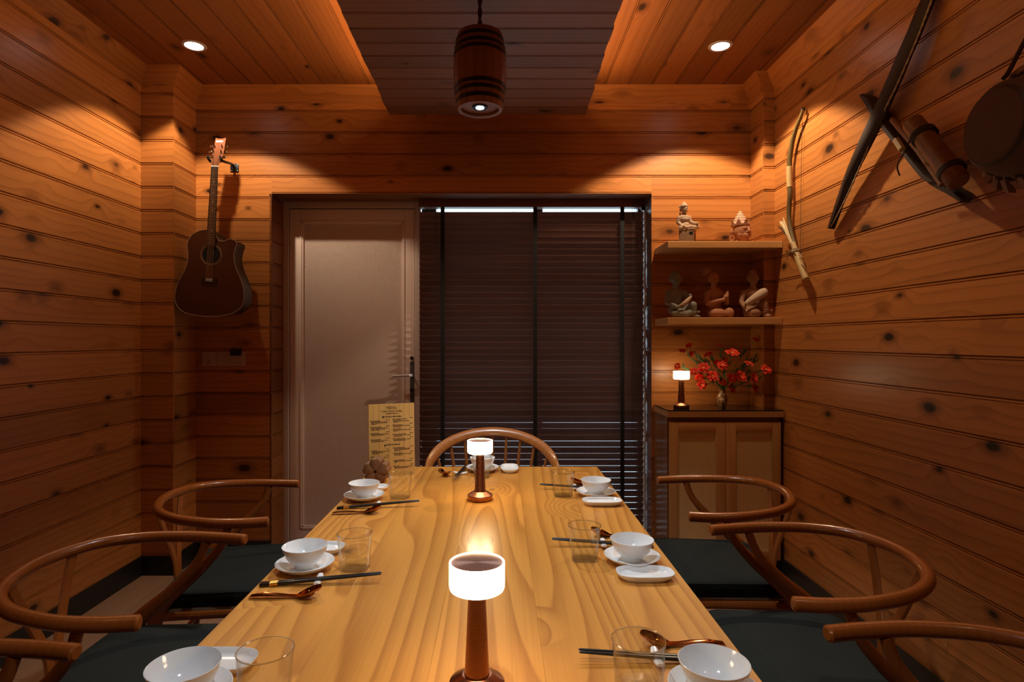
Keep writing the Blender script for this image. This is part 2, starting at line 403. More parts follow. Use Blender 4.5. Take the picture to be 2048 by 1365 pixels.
def link(me, name, mat, parent=None, loc=None, m=None):
    if mat is not None and (len(me.materials) == 0): me.materials.append(mat)
    o = bpy.data.objects.new(name, me); COL.objects.link(o)
    if parent is not None: o.parent = parent
    if m is not None: o.matrix_basis = m
    elif loc is not None: o.location = loc
    return o
def tag(o, label, cat, group=None):
    o['label'] = label; o['category'] = cat
    if group: o['group'] = group
    return o
def thing(name, label, cat, loc=(0, 0, 0), rz=0.0, group=None):
    o = bpy.data.objects.new(name, None); COL.objects.link(o); o.location = loc; o.rotation_euler = (0, 0, rz)
    o.empty_display_size = 0.05
    return tag(o, label, cat, group)
def struct(o): o['kind'] = 'structure'; return o
def stuff(o): o['kind'] = 'stuff'; return o
KIDS = {}
def copy_tree(o, parent=None):
    c = o.copy(); COL.objects.link(c)
    if parent is not None: c.parent = parent
    for ch in list(o.children): copy_tree(ch, c)
    return c
def frame(o, ex, ey):
    ex = Vector(ex).normalized(); ey = Vector(ey).normalized(); ez = ex.cross(ey)
    m = Matrix((ex, ey, ez)).transposed().to_4x4(); m.translation = Vector(o); return m
def catmull(pts, n=6, closed=False):
    P = [Vector(p) for p in pts]; out = []
    N = len(P)
    rng = range(N) if closed else range(N - 1)
    for i in rng:
        p1, p2 = P[i], P[(i + 1) % N]
        p0 = P[i - 1] if (closed or i > 0) else p1 * 2 - p2
        p3 = P[(i + 2) % N] if (closed or i + 2 < N) else p2 * 2 - p1
        for k in range(n):
            t = k / n
            out.append(0.5 * ((2 * p1) + (p2 - p0) * t + (2 * p0 - 5 * p1 + 4 * p2 - p3) * t * t + (3 * p1 - p0 - 3 * p2 + p3) * t ** 3))
    if not closed: out.append(P[-1])
    return out
def lerp(a, b, t): return a + (b - a) * t
def at_x(px, py, X):            # a point of the picture on the plane x = X
    Y = F * X / (px - VX); return Vector((X, Y, H - (py - VY) * Y / F))
def at_y(px, py, Y): return Vector(((px - VX) * Y / F, Y, H - (py - VY) * Y / F))
def at_z(px, py, Z):
    Y = F * (H - Z) / (py - VY); return Vector(((px - VX) * Y / F, Y, Z))

# ------------------------------------------------------------------ the room
XL, XR, YB, ZC = -2.003, 1.565, 3.569, 2.8116
YF = -1.3                                           # wall behind the camera
XCL, YCL = -1.823, 3.32                             # left pillar: inner side, front face
XCR, YCR = 1.5026, 3.39                             # right pillar
OX0, OX1, OZ = -1.3706, 0.9087, 2.1888              # opening for door and window
PW, Z0 = 0.1303, 1.2590                             # board pitch and one joint height
PL = {}
def plank_mesh(L, w, t=0.012):
    key = (round(L, 4), round(w, 4))
    if key not in PL:
        pr = [(0, -t), (0, -0.0065), (0.0022, 0), (w - 0.0135, 0), (w - 0.0115, -0.006), (w - 0.0098, -0.006), (w - 0.0085, -0.0008), (w - 0.0035, -0.0008), (w - 0.0016, -0.0065), (w - 0.0010, -0.0065), (w - 0.0010, -t)]
        b = MB(); b.rings([[(0, y, z) for y, z in pr], [(L, y, z) for y, z in pr]])
        PL[key] = b.mesh('plank', 0)
    return PL[key]
def plank(o, ex, ey, L, mat, parent, w=PW, name='plank'):
    key = (round(L, 4), round(w, 4), mat.name)
    me = PL.get(key)
    if me is None:
        me = plank_mesh(L, w)
        if len(me.materials): me = me.copy(); me.materials.clear()
        PL[key] = me
    return link(me, name, mat, parent, m=frame(o, ex, ey))
def rows(o, ex, ey, L, z0, z1, mat, parent, joints=0.0):
    """horizontal boards between heights z0 and z1 on the common pitch"""
    k = math.floor((z0 - Z0) / PW + 1e-6)
    o = Vector(o); ex = Vector(ex)
    while Z0 + k * PW < z1 - 0.004:
        a = max(Z0 + k * PW, z0); b = min(Z0 + (k + 1) * PW, z1)
        if b - a > 0.015:
            segs = [0.0, L]
            if L > 2 and random.random() < joints:
                segs = [0.0, round(random.uniform(0.25, 0.75) * L, 2), L]
            for s0, s1 in zip(segs, segs[1:]):
                plank(Vector((o.x, o.y, a)) + ex * (s0 + (0.0004 if s0 else 0)), ex, ey, s1 - s0 - (0.0008 if len(segs) > 2 else 0), mat, parent, b - a)
        k += 1
Zup = (0, 0, 1)
ZB = 0.0863
T = 0.012
wl = struct(MB().box(XL - 0.12, XL - T, YF - 0.1, YB + 0.35, 0, ZC + 0.1).build('wall_left', PINE, smooth=0))
rows((XL, YF, 0), (0, 1, 0), Zup, YCL - YF, ZB, ZC, PINE, wl, 0.3)
wr = struct(MB().box(XR + T, XR + 0.12, YF - 0.1, YB + 0.35, 0, ZC + 0.1).build('wall_right', PINE, smooth=0))
rows((XR, YCR, 0), (0, -1, 0), Zup, YCR - YF, ZB, ZC, PINE, wr, 0.45)
b = MB()
b.box(XL - 0.12, OX0 - T, YB + T, YB + 0.32, 0, ZC + 0.1); b.box(OX1 + T, XR + 0.12, YB + T, YB + 0.32, 0, ZC + 0.1)
b.box(OX0 - T, OX1 + T, YB + T, YB + 0.32, OZ + T, ZC + 0.1)
wb = struct(b.build('wall_back', PINE, smooth=0))
ZR = Z0 + 8 * PW                                    # first joint above the opening
rows((XCL, YB, 0), (1, 0, 0), Zup, OX0 - XCL, ZB, ZR, PINE, wb)
rows((OX1, YB, 0), (1, 0, 0), Zup, XCR - OX1, ZB, ZR, PINE, wb)
rows((OX0, YB, 0), (1, 0, 0), Zup, OX1 - OX0, OZ, ZR, PINE, wb)
rows((XCL, YB, 0), (1, 0, 0), Zup, XCR - XCL, ZR, ZC, PINE, wb)
# opening lined with boards
rows((OX0, YB, 0), (0, 1, 0), Zup, 0.20, 0.0, OZ, REVEAL, wb)
rows((OX1, YB + 0.27, 0), (0, -1, 0), Zup, 0.269, 0.0, OZ, SLATW, wb)
for i in range(2):
    plank((OX0, YB + 0.0 + i * 0.135, OZ), (1, 0, 0), (0, 1, 0), OX1 - OX0, REVEAL, wb, 0.1345).matrix_basis = frame((OX1, YB + i * 0.135, OZ), (-1, 0, 0), (0, 1, 0)) @ Matrix.Identity(4)
struct(MB().box(XL - 0.12, XR + 0.12, YF - 0.12, YF, 0, ZC + 0.1).build('wall_front', PINE, smooth=0))
# pillars in the two far corners
pl = struct(MB().box(XL - T, XCL - T, YCL + T, YB + T, 0, ZC).build('pillar_left', PINE, smooth=0))
rows((XL, YCL, 0), (1, 0, 0), Zup, XCL - XL - 0.001, ZB, ZC, PINE, pl)
rows((XCL, YCL + 0.0122, 0), (0, 1, 0), Zup, YB - YCL - 0.0122, ZB, ZC, PINE, pl)
pr_ = struct(MB().box(XCR + T, XR + T, YCR + T, YB + T, 0, ZC).build('pillar_right', PINE, smooth=0))
rows((XCR + 0.001, YCR, 0), (1, 0, 0), Zup, XR - XCR - 0.001, ZB, ZC, PINE, pr_)
rows((XCR, YB, 0), (0, -1, 0), Zup, YB - YCR - 0.0122, ZB, ZC, PINE, pr_)
# ceiling boards run away from the camera
ce = struct(MB().box(XL - 0.12, XR + 0.12, YF - 0.1, YB + 0.35, ZC + T, ZC + 0.12).build('ceiling', PINE_C, smooth=0))
x = XL
while x < XR - 0.02:
    w = min(PW * 1.06, XR - x)
    plank((x, YF, ZC), (0, 1, 0), (1, 0, 0), YB - YF, PINE_C, ce, w); x += w
# floor
fl = struct(MB().box(XL - 0.12, XR + 0.12, YF - 0.1, YB + 0.5, -0.1, -0.004).build('floor', VINYL, smooth=0))
FP = {}
def flat_board(L, w):
    k = (round(L, 3), round(w, 3))
    if k not in FP:
        e = 0.0012
        p = [(0, -0.004), (0, -e), (e, 0), (w - e, 0), (w, -e), (w, -0.004)]
        FP[k] = MB().rings([[(0, y, z) for y, z in p], [(L - 0.001, y, z) for y, z in p]]).mesh('board', 0)
    return FP[k]
x = XL; r = 0
while x < XR + 0.05:
    y = YF + (r * 0.43) % 1.2 - 1.2
    while y < YB + 0.05:
        a = max(y, YF); e = min(y + 1.2, YB + 0.1)
        if e - a > 0.05: link(flat_board(e - a, 0.1798), 'plank', VINYL, fl, m=frame((x + 0.18, a, 0), (0, 1, 0), (-1, 0, 0)))
        y += 1.2
    x += 0.18; r += 1
# skirting
def skirting(name, poly):
    struct(MB().prism(poly, 0, 0.107).build(name, BLACK, smooth=0))
bt = 0.012
skirting('baseboard_left', [(XL, YF), (XL + bt, YF), (XL + bt, YCL - bt), (XCL + bt, YCL - bt), (XCL + bt, YB), (XCL, YB), (XCL, YCL), (XL, YCL)])
skirting('baseboard_right', [(XR, YF), (XR, YCR), (XCR, YCR), (XCR, YB), (XCR - bt, YB), (XCR - bt, YCR - bt), (XR - bt, YCR - bt), (XR - bt, YF)])
skirting('baseboard_back', [(XCL + bt, YB - bt), (OX0, YB - bt), (OX0, YB), (XCL + bt, YB)])
# sloping boards between walls and ceiling
CV = 0.08
def cove(name, p0, p1, nrm, m0, m1):
    p0 = Vector(p0); p1 = Vector(p1); n = Vector(nrm); d = (p1 - p0).normalized(); L = (p1 - p0).length
    zl, zu = ZC - CV, ZC
    def P(s, off, z): return p0 + d * s + n * off + Vector((0, 0, z))
    b = MB()
    lo = [P(0, 0.001, zl), P(L, 0.001, zl), P(L - m1 * CV, CV, zu), P(m0 * CV, CV, zu)]
    bk = [P(0, 0.0, zl + 0.012), P(L, 0.0, zl + 0.012), P(L - m1 * CV, CV - 0.012, zu), P(m0 * CV, CV - 0.012, zu)]
    inv = frame((0, 0, 0), d, (n * 0.707 + Vector((0, 0, 0.707)))).inverted()
    o0 = p0 + Vector((0, 0, zl))
    vs = [inv @ (v - o0) for v in lo + bk]
    b.add(vs, [(0, 1, 2, 3), (7, 6, 5, 4), (0, 4, 5, 1), (1, 5, 6, 2), (2, 6, 7, 3), (3, 7, 4, 0)])
    o = struct(b.build(name, PINE, smooth=0, m=Matrix.Translation(o0) @ frame((0, 0, 0), d, (n * 0.707 + Vector((0, 0, 0.707))))))
    return o
cove('trim_1', (XL, YF, 0), (XL, YCL, 0), (1, 0, 0), 0, 1)
cove('trim_2', (XL, YCL, 0), (XCL, YCL, 0), (0, -1, 0), 1, -1)
cove('trim_3', (XCL, YCL, 0), (XCL, YB, 0), (1, 0, 0), -1, 1)
cove('trim_4', (XCL, YB, 0), (XCR, YB, 0), (0, -1, 0), 1, 1)
cove('trim_5', (XCR, YB, 0), (XCR, YCR, 0), (-1, 0, 0), 1, -1)
cove('trim_6', (XCR, YCR, 0), (XR, YCR, 0), (0, -1, 0), -1, 1)
cove('trim_7', (XR, YCR, 0), (XR, YF, 0), (-1, 0, 0), 1, 0)
# hung ceiling panel of cross boards, strips of light along both edges
ZP = 2.60
cp = struct(MB().box(-0.60, 0.455, 0.55, 3.40, ZP + 0.0125, ZP + 0.03).build('ceiling_panel', PINE_P, smooth=0))
y = 3.40; pw = 0.1183
while y > 0.6:
    t = (3.40 - y) / 1.146
    xa = -0.631 + 0.0135 * t + random.uniform(-0.004, 0.004); xb = 0.486 - 0.024 * t + random.uniform(-0.004, 0.004)
    if t > 1.6: xa, xb = -0.61, 0.45
    plank((xa, y, ZP), (1, 0, 0), (0, -1, 0), xb - xa, PINE_P, cp, pw); y -= pw
MB().box(-0.60, 0.455, 3.372, 3.40, ZP + 0.03, ZP + 0.05).build('batten', PINE_P, cp, 0)
for sx in (-0.5, 0.36):
    for yy in (0.9, 2.0, 3.2): MB().tube([(sx, yy, ZP + 0.03), (sx, yy, ZC)], 0.004, 8).build('hanger_rod', STEEL, cp)
for sx in (-0.585, 0.44): MB().box(sx - 0.005, sx + 0.005, 0.6, 3.38, ZP + 0.03, ZP + 0.034).build('light_strip', COVEL, cp, 0)
# ------------------------------------------------------------------ door
YD = 3.767; k = YD / F
def dx(px): return (px - VX) * k
def dz(py): return H - (py - VY) * k
d1 = struct(bpy.data.objects.new('door_1', None)); COL.objects.link(d1); d1.location = (dx(700), YD, 0)
def dpart(b, name, mat, parent=None, smooth=30):
    o = b.build(name, mat, parent or d1, smooth)
    if parent is None: o.matrix_basis = Matrix.Translation(-d1.location)
    return o
fx0, fx1 = OX0 - 0.012, dx(840)
b = MB()
b.box(fx0, dx(577), YD, YD + 0.06, 0, OZ, 0.003); b.box(dx(829), fx1, YD, YD + 0.06, 0, OZ, 0.003); b.box(dx(577), dx(829), YD, YD + 0.06, dz(416), OZ, 0.003)
dpart(b, 'door_frame', JAMBG)
lx0, lx1, lz0, lz1 = dx(578.5), dx(828), 0.012, dz(418)
px0, px1, pz1, pz0 = dx(604), dx(805), dz(446), dz(1052)
y0 = YD + 0.012
b = MB()
b.box(lx0, dx(599), y0, y0 + 0.04, lz0, lz1, 0.002); b.box(dx(809), lx1, y0, y0 + 0.04, lz0, lz1, 0.002)
b.box(dx(599), dx(809), y0, y0 + 0.04, dz(441), lz1, 0.002); b.box(dx(599), dx(809), y0, y0 + 0.04, lz0, dz(1060), 0.002)
b.box(lx0 - 0.004, lx1 + 0.004, y0 + 0.041, y0 + 0.047, 0.0, OZ - 0.01)  # added backing sheet, stops outside daylight leaking round the leaf
dpart(b, 'door_leaf', DOORW)
b = MB()
for q in (0, 1):
    e = 0.010 * q
    b.box(dx(599) + e, dx(599) + e + 0.010, y0 - 0.004 + q * 0.006, y0 + 0.03, dz(1060) + e, dz(441) - e, 0.0015); b.box(dx(809) - e - 0.010, dx(809) - e, y0 - 0.004 + q * 0.006, y0 + 0.03, dz(1060) + e, dz(441) - e, 0.0015)
    b.box(dx(599) + e, dx(809) - e, y0 - 0.004 + q * 0.006, y0 + 0.03, dz(441) - e - 0.010, dz(441) - e, 0.0015); b.box(dx(599) + e, dx(809) - e, y0 - 0.004 + q * 0.006, y0 + 0.03, dz(1060) + e, dz(1060) + e + 0.010, 0.0015)
dpart(b, 'glazing_bead', DOORW)
o = MB().box(-(px1 - px0) / 2 - 0.012, (px1 - px0) / 2 + 0.012, 0, 0.01, 0, pz1 - pz0 + 0.03).build('mesh_panel', DOORP, d1, 0); o.matrix_basis = Matrix.Translation(Vector(((px0 + px1) / 2, y0 + 0.014, pz0 - 0.015)) - d1.location)
o['label'] = 'embossed mesh panel of small square dots'
hx = dx(823.5)
lp = dpart(MB().box(hx - 0.012, hx + 0.017, y0 - 0.006, y0, dz(805), dz(724), 0.004), 'lock_plate', PLATE)
M0 = Matrix.Translation(-d1.location)
b = MB().tube([(hx, y0, dz(751)), (hx, y0 - 0.045, dz(751)), (hx - 0.012, y0 - 0.055, dz(751)), (hx - 0.06, y0 - 0.057, dz(751.3)), (hx - 0.115, y0 - 0.055, dz(752.2))], [0.009, 0.009, 0.0095, 0.008, 0.006], 12)
b.build('door_handle', HANDLE, d1).matrix_basis = M0
b = MB().tube([(hx, y0, dz(781)), (hx, y0 - 0.016, dz(781))], 0.012, 16); b.build('key_cylinder', STEEL, d1).matrix_basis = M0
b = MB().tube([(hx, y0, dz(717)), (hx, y0 - 0.012, dz(717))], 0.011, 16); b.build('bolt_knob', STEEL, d1).matrix_basis = M0
b = MB()
for py in (728, 757, 795): b.tube([(hx, y0 - 0.005, dz(py)), (hx, y0 - 0.008, dz(py))], 0.004, 10)
b.build('screw', STEEL, d1).matrix_basis = M0

# ------------------------------------------------------------------ window and outside
w1 = struct(bpy.data.objects.new('window_1', None)); COL.objects.link(w1)
YW = 3.835
b = MB()
wx0, wx1 = fx1 + 0.002, OX1 - 0.002
b.box(wx0, -0.412, YW, YW + 0.05, 0.0, OZ + 0.12); b.box(0.888, 0.99, YW, YW + 0.05, 0, OZ + 0.12); b.box(-0.412, 0.888, YW, YW + 0.05, OZ - 0.004, OZ + 0.12); b.box(-0.412, 0.888, YW, YW + 0.05, 0, 0.05)
b.build('window_frame', ALU, w1, 0)
MB().box(0.235, 0.275, YW + 0.002, YW + 0.045, 0.05, OZ - 0.004).build('meeting_stile', ALU, w1, 0)
MB().box(-0.412, 0.235, YW + 0.02, YW + 0.026, 0.05, OZ - 0.004).build('pane', PANE, w1, 0)
MB().box(0.275, 0.888, YW + 0.03, YW + 0.036, 0.05, OZ - 0.004).build('pane', PANE, w1, 0)
b = MB()      # ragged render edge beside the blind
pts = []
for i in range(60):
    z = 0.02 + i * (OZ - 0.08) / 59
    pts.append((OX1 - 0.009 + random.uniform(-0.003, 0.003), YB + 0.125, z))
b.tube(pts, [0.007 + random.uniform(-0.0015, 0.002) for _ in pts], 8)
struct(b.build('trim_8', PLASTER))
struct(MB().box(-6, 6, YB + 0.55, 12, -0.12, -0.05).build('ground_outside', OUTG, smooth=0))

# ------------------------------------------------------------------ venetian blind
YV = 3.72
bl = thing('venetian_blind', 'dark brown wooden venetian blind, closed, hanging over the window beside the white door', 'blind', (0.20, YV, OZ - 0.005))
BM = Matrix.Translation(-bl.location)
sx0, sx1 = -0.5025, 0.896
def bpart(b, name, mat, smooth=30):
    o = b.build(name, mat, bl, smooth); o.matrix_basis = BM; return o
bpart(MB().box(sx0 - 0.002, sx1 + 0.004, YV - 0.035, YV + 0.035, 2.1365, OZ - 0.004, 0.003), 'headrail', SLATW)
# one slat: a shallow curved board, inner edge up
th = math.radians(55); w = 0.050
def slat(x0, x1):
    pr = []
    for i in range(7):
        u = -w / 2 + w * i / 6; pr.append((u, 0.0016 + 0.0022 * (1 - (2 * u / w) ** 2)))
    pr2 = [(u, h - 0.0026) for u, h in reversed(pr)]
    P = pr + pr2
    R = Matrix.Rotation(-th, 3, 'X')
    b = MB(); b.rings([[(x, *(R @ Vector((0, u, h))).yz) for u, h in P] for x in (x0, x1)])
    return b.mesh('slat', 40)
sm = slat(sx0 - bl.location.x, sx1 - bl.location.x)
zs = 2.089; n = 0
while zs > 0.03:
    o = link(sm, 'slat', SLATW, bl)
    o.matrix_basis = Matrix.Translation((0, 0, zs - bl.location.z)) @ Matrix.Rotation(math.radians(random.uniform(-3.0, 2.6)), 4, 'X') @ Matrix.Rotation(random.uniform(-0.0006, 0.0006), 4, 'Y')
    zs -= 0.0386; n += 1
bpart(MB().box(sx0, sx1, YV - 0.025, YV + 0.025, 0.012, 0.028, 0.003), 'bottom_rail', SLATW)
kb = YV / F
for px in (886, 1070, 1243):
    x = (px - VX) * kb
    bpart(MB().box(x - 0.0125, x + 0.0125, YV - 0.026, YV - 0.0245, 0.02, 2.14), 'ladder_tape', TAPE, 0)
for px, z0 in ((872, 1.30), (876, 1.33), (1262, 0.7), (1266, 0.6)):
    x = (px - VX) * kb
    bpart(MB().tube([(x, YV - 0.034, 2.13), (x + 0.002, YV - 0.035, (2.13 + z0) / 2), (x, YV - 0.034, z0)], 0.0012, 6), 'pull_cord', CORD)
b = MB()
for i in range(120):
    b.ball(((1287.5 - VX) * kb + 0.0015 * math.sin(i * 0.21), YV - 0.030, 2.09 - i * 0.0128), 0.0034, 6, 4)
stuff(bpart(b, 'bead_chain', CHAIN))
bpart(MB().box(0.872, 0.9, YV - 0.05, YV - 0.034, 2.115, 2.137, 0.002), 'wall_bracket', STEEL)

# ------------------------------------------------------------------ downlights
for i, (x, y) in enumerate(DL):
    t = thing('ceiling_downlight', ('small recessed ceiling downlight near the guitar corner', 'small recessed ceiling downlight above the carved head and shelves')[i], 'ceiling light', (x, y, ZC), 0, 'recessed downlights')
    MB().lathe([(0.043, 0.0), (0.045, -0.004), (0.056, -0.004), (0.060, 0.0), (0.060, 0.002), (0.043, 0.002)], 40, close=True).build('ring', RING, t)
    MB().lathe([(0.0, -0.0015), (0.044, -0.0015), (0.044, 0.004), (0.0, 0.004)], 32).build('lens', LENS, t)

# ------------------------------------------------------------------ barrel pendant
pd = thing('barrel_pendant', 'small wooden barrel lamp with black hoops hanging on a cord over the table', 'pendant light', (-0.073, 2.17, 2.150))
HB = 0.272
def br(z):
    u = (z - HB / 2) / (HB / 2); return 0.0965 - 0.0155 * u * u
NS = 18
for i in range(NS):
    a0 = 2 * PI * (i + 0.02) / NS; a1 = 2 * PI * (i + 0.98) / NS
    loops = []
    for j in range(11):
        z = 0.0 + HB * j / 10; r = br(z)
        L = [(r * math.cos(lerp(a0, a1, q / 3)), r * math.sin(lerp(a0, a1, q / 3)), z) for q in range(4)] + [((r - 0.012) * math.cos(lerp(a1, a0, q / 3)), (r - 0.012) * math.sin(lerp(a1, a0, q / 3)), z) for q in range(4)]
        loops.append(L)
    MB().rings(loops).build('stave', BARREL, pd)
for z in (0.026, 0.054, 0.076, 0.196, 0.219, 0.247):
    MB().lathe([(br(z - 0.006) + 0.0002, z - 0.006), (br(z - 0.006) + 0.0022, z - 0.006), (br(z + 0.006) + 0.0022, z + 0.006), (br(z + 0.006) + 0.0002, z + 0.006)], 48, close=True).build('hoop', HOOP, pd)
MB().lathe([(0.0, 0.012), (br(0) - 0.012, 0.012), (br(0) - 0.012, 0.020), (0.0, 0.020)], 40).build('bottom_board', BARREL, pd)
MB().lathe([(0.0, HB - 0.016), (br(HB) - 0.011, HB - 0.016), (br(HB) - 0.011, HB - 0.006), (0.0, HB - 0.006)], 40).build('top_board', BARREL, pd)
lm = MB().lathe([(0.0145, 0.012), (0.0145, 0.008), (0.027, 0.0075), (0.029, 0.0105), (0.029, 0.013)], 32).build('lamp_collar', STEEL, pd)
MB().lathe([(0.0, 0.0068), (0.0145, 0.0068), (0.0145, 0.0088), (0.0, 0.0088)], 24).build('bulb', LED, lm)
b = MB()
for s in (0, PI):
    pts = [(0.0042 * math.cos(s + q * 0.55), 0.0042 * math.sin(s + q * 0.55), HB - 0.006 + q * 0.0078) for q in range(24)]
    b.tube(pts, 0.0045, 8)
b.build('cord', plain('brown_cord', (0.10, 0.035, 0.018), 0.8), pd)

# ------------------------------------------------------------------ table
ZT = 0.75; TX0, TX1, TY0, TY1 = -0.5576, 0.432, 0.28, 2.634
tb = thing('dining_table', 'long solid wood dining table with yellow-brown figured boards', 'table', (-0.063, 1.46, 0))
TM = Matrix.Translation(-tb.location)
cuts = [TX0, -0.335, -0.12, 0.075, 0.262, TX1]
for a, c in zip(cuts, cuts[1:]):
    b = MB(); L = TY1 - TY0; w = c - a - 0.0002; e0 = 0.003
    l = e0 if c == TX1 else 0.0003; r = e0 if a == TX0 else 0.0003
    pr = [(0, -0.042), (0, -l), (l, 0), (w - r, 0), (w, -r), (w, -0.042)]
    b.rings([[(0, y, z) for y, z in pr], [(L, y, z) for y, z in pr]])
    o = b.build('top_board', ELM, tb, 0)
    o.matrix_basis = TM @ frame((c, TY0, ZT), (0, 1, 0), (-1, 0, 0))
for x in (TX0 + 0.05, TX1 - 0.12):
    for y in (TY0 + 0.10, TY1 - 0.17): MB().box(x, x + 0.07, y, y + 0.07, 0, ZT - 0.042, 0.004).build('leg', ELM, tb).matrix_basis = TM
b = MB().box(TX0 + 0.07, TX1 - 0.07, TY0 + 0.12, TY1 - 0.12, ZT - 0.10, ZT - 0.0425); b.build('apron', ELM, tb, 0).matrix_basis = TM

# ------------------------------------------------------------------ wishbone chairs
def make_chair(label):
    t = thing('wishbone_chair', label, 'chair', (0, 0, 0), 0, 'wishbone chairs along the table')
    rail = catmull([(-0.262, 0.205, 0.712), (-0.274, 0.12, 0.714), (-0.272, 0.02, 0.719), (-0.235, -0.095, 0.727), (-0.150, -0.178, 0.735), (0, -0.212, 0.739),
                    (0.150, -0.178, 0.735), (0.235, -0.095, 0.727), (0.272, 0.02, 0.719), (0.274, 0.12, 0.714), (0.262, 0.205, 0.712)], 7)
    n = len(rail)
    b = MB(); b.tube([rail[0] + (rail[0] - rail[1]).normalized() * 0.004] + rail + [rail[-1] + (rail[-1] - rail[-2]).normalized() * 0.004], [0.012] + [0.0155 + 0.0015 * abs(2 * i / (n - 1) - 1) for i in range(n)] + [0.012], 16)
    b.build('arm_rail', BEECH, t)
    for s in (-1, 1):
        p = catmull([(s * 0.272, 0.085, 0.702), (s * 0.266, 0.060, 0.64), (s * 0.252, -0.005, 0.565), (s * 0.238, -0.085, 0.495), (s * 0.230, -0.140, 0.43), (s * 0.226, -0.172, 0.30), (s * 0.222, -0.190, 0.15), (s * 0.218, -0.200, 0.0)], 5)
        m = len(p); rr = []
        for i in range(m):
            u = i / (m - 1)
            rr.append(0.0125 + 0.0125 * math.exp(-((u - 0.52) / 0.24) ** 2) if u < 0.52 else 0.014 + 0.011 * math.exp(-((u - 0.52) / 0.26) ** 2))
        MB().tube(p, rr, 14).build('rear_leg', BEECH, t)
        MB().tube([(s * 0.232, 0.195, 0.0), (s * 0.232, 0.195, 0.22), (s * 0.232, 0.195, 0.438)], [0.013, 0.019, 0.017], 14).build('front_leg', BEECH, t)
        # one arm of the wishbone: flat slat from the foot of the Y up to the rail
        p = catmull([(0.0 + s * 0.012, -0.168, 0.44), (s * 0.020, -0.174, 0.52), (s * 0.062, -0.188, 0.625), (s * 0.105, -0.198, 0.725)], 5)
        MB().tube(p, 0.0165, 8, flat=0.42, up=(0, 1, 0.2)).build('back_splat', BEECH, t)
        MB().tube([(s * 0.232, 0.195, 0.235), (s * 0.224, -0.18, 0.235)], 0.011, 10).build('side_stretcher', BEECH, t)
        MB().tube([(s * 0.232, 0.195, 0.405), (s * 0.229, -0.145, 0.405)], 0.017, 10, flat=0.8).build('seat_rail', BEECH, t)
    for y, x, z in ((0.195, 0.232, 0.405), (-0.150, 0.226, 0.405)): MB().tube([(-x, y, z), (x, y, z)], 0.017, 10, flat=0.8).build('seat_rail', BEECH, t)
    for y, x, z in ((0.195, 0.232, 0.30), (-0.186, 0.222, 0.20)): MB().tube([(-x, y, z), (x, y, z)], 0.010, 10).build('cross_stretcher', BEECH, t)
    b = MB().box(-0.222, 0.222, -0.138, 0.186, 0.408, 0.424, 0.004); b.build('woven_seat', TWINE, t)
    # box cushion with piping
    def loop(sx, y0, y1, z, r=0.05, n=6):
        out = []
        for cx, cy, a in ((sx - r, y1 - r, 0), (-(sx - r), y1 - r, PI / 2), (-(sx - r) * 0.94, y0 + r, PI), ((sx - r) * 0.94, y0 + r, 1.5 * PI)):
            for i in range(n + 1):
                an = a + PI / 2 * i / n; out.append((cx + r * math.cos(an), cy + r * math.sin(an), z))
        return out
    z = 0.428
    Ls = [loop(0.215, -0.125, 0.225, z), loop(0.232, -0.142, 0.242, z + 0.008), loop(0.237, -0.147, 0.247, z + 0.026), loop(0.234, -0.144, 0.244, z + 0.044), loop(0.222, -0.132, 0.232, z + 0.052),
          loop(0.18, -0.09, 0.19, z + 0.056), loop(0.10, -0.02, 0.11, z + 0.058, 0.04)]
    cu = MB().rings(Ls).build('cushion', CLOTH, t, 50)
    b = MB()
    for zz in (z + 0.009, z + 0.045): b.tube(loop(0.2335, -0.1435, 0.2435, zz), 0.0026, 6, closed=True)
    b.build('piping', CLOTH, cu)
    for s in (-1, 1):
        b = MB()
        b.tube(catmull([(s * 0.21, -0.150, z + 0.01), (s * 0.235, -0.185, z), (s * 0.245, -0.20, z - 0.06), (s * 0.24, -0.215, z - 0.13)], 4), 0.0032, 6)
        b.tube(catmull([(s * 0.21, -0.150, z + 0.01), (s * 0.23, -0.195, z - 0.015), (s * 0.25, -0.225, z - 0.07)], 4), 0.0032, 6)
        b.build('tie_string', CLOTH, cu)
    return t
spots = [  # centre, facing direction, label
    ((0.863, 2.265), (-1, 0.06), 'dark wooden wishbone chair in front of the cane-door cabinet'),
    ((0.871, 1.610), (-1, 0.0), 'second wishbone chair from the cabinet, black cushion'),
    ((0.868, 0.945), (-1, 0.02), 'wishbone chair nearest the drum on the wall, third from the cabinet'),
    ((-1.005, 2.19), (0.99, 0.14), 'wishbone chair standing nearest the white door and guitar'),
    ((-0.97, 1.520), (1, 0.0), 'wishbone chair between the chair by the white door and the closest chair'),
    ((-1.010, 0.870), (1, 0.03), 'wishbone chair on the guitar side closest to the viewer, only an armrest end showing')]
c0 = None
for (cx, cy), (fx, fy), lab in spots:
    c = make_chair(lab) if c0 is None else copy_tree(c0)
    c0 = c0 or c
    c['label'] = lab; c.location = (cx, cy, 0); c.rotation_euler = (0, 0, math.atan2(fy, fx) - PI / 2)

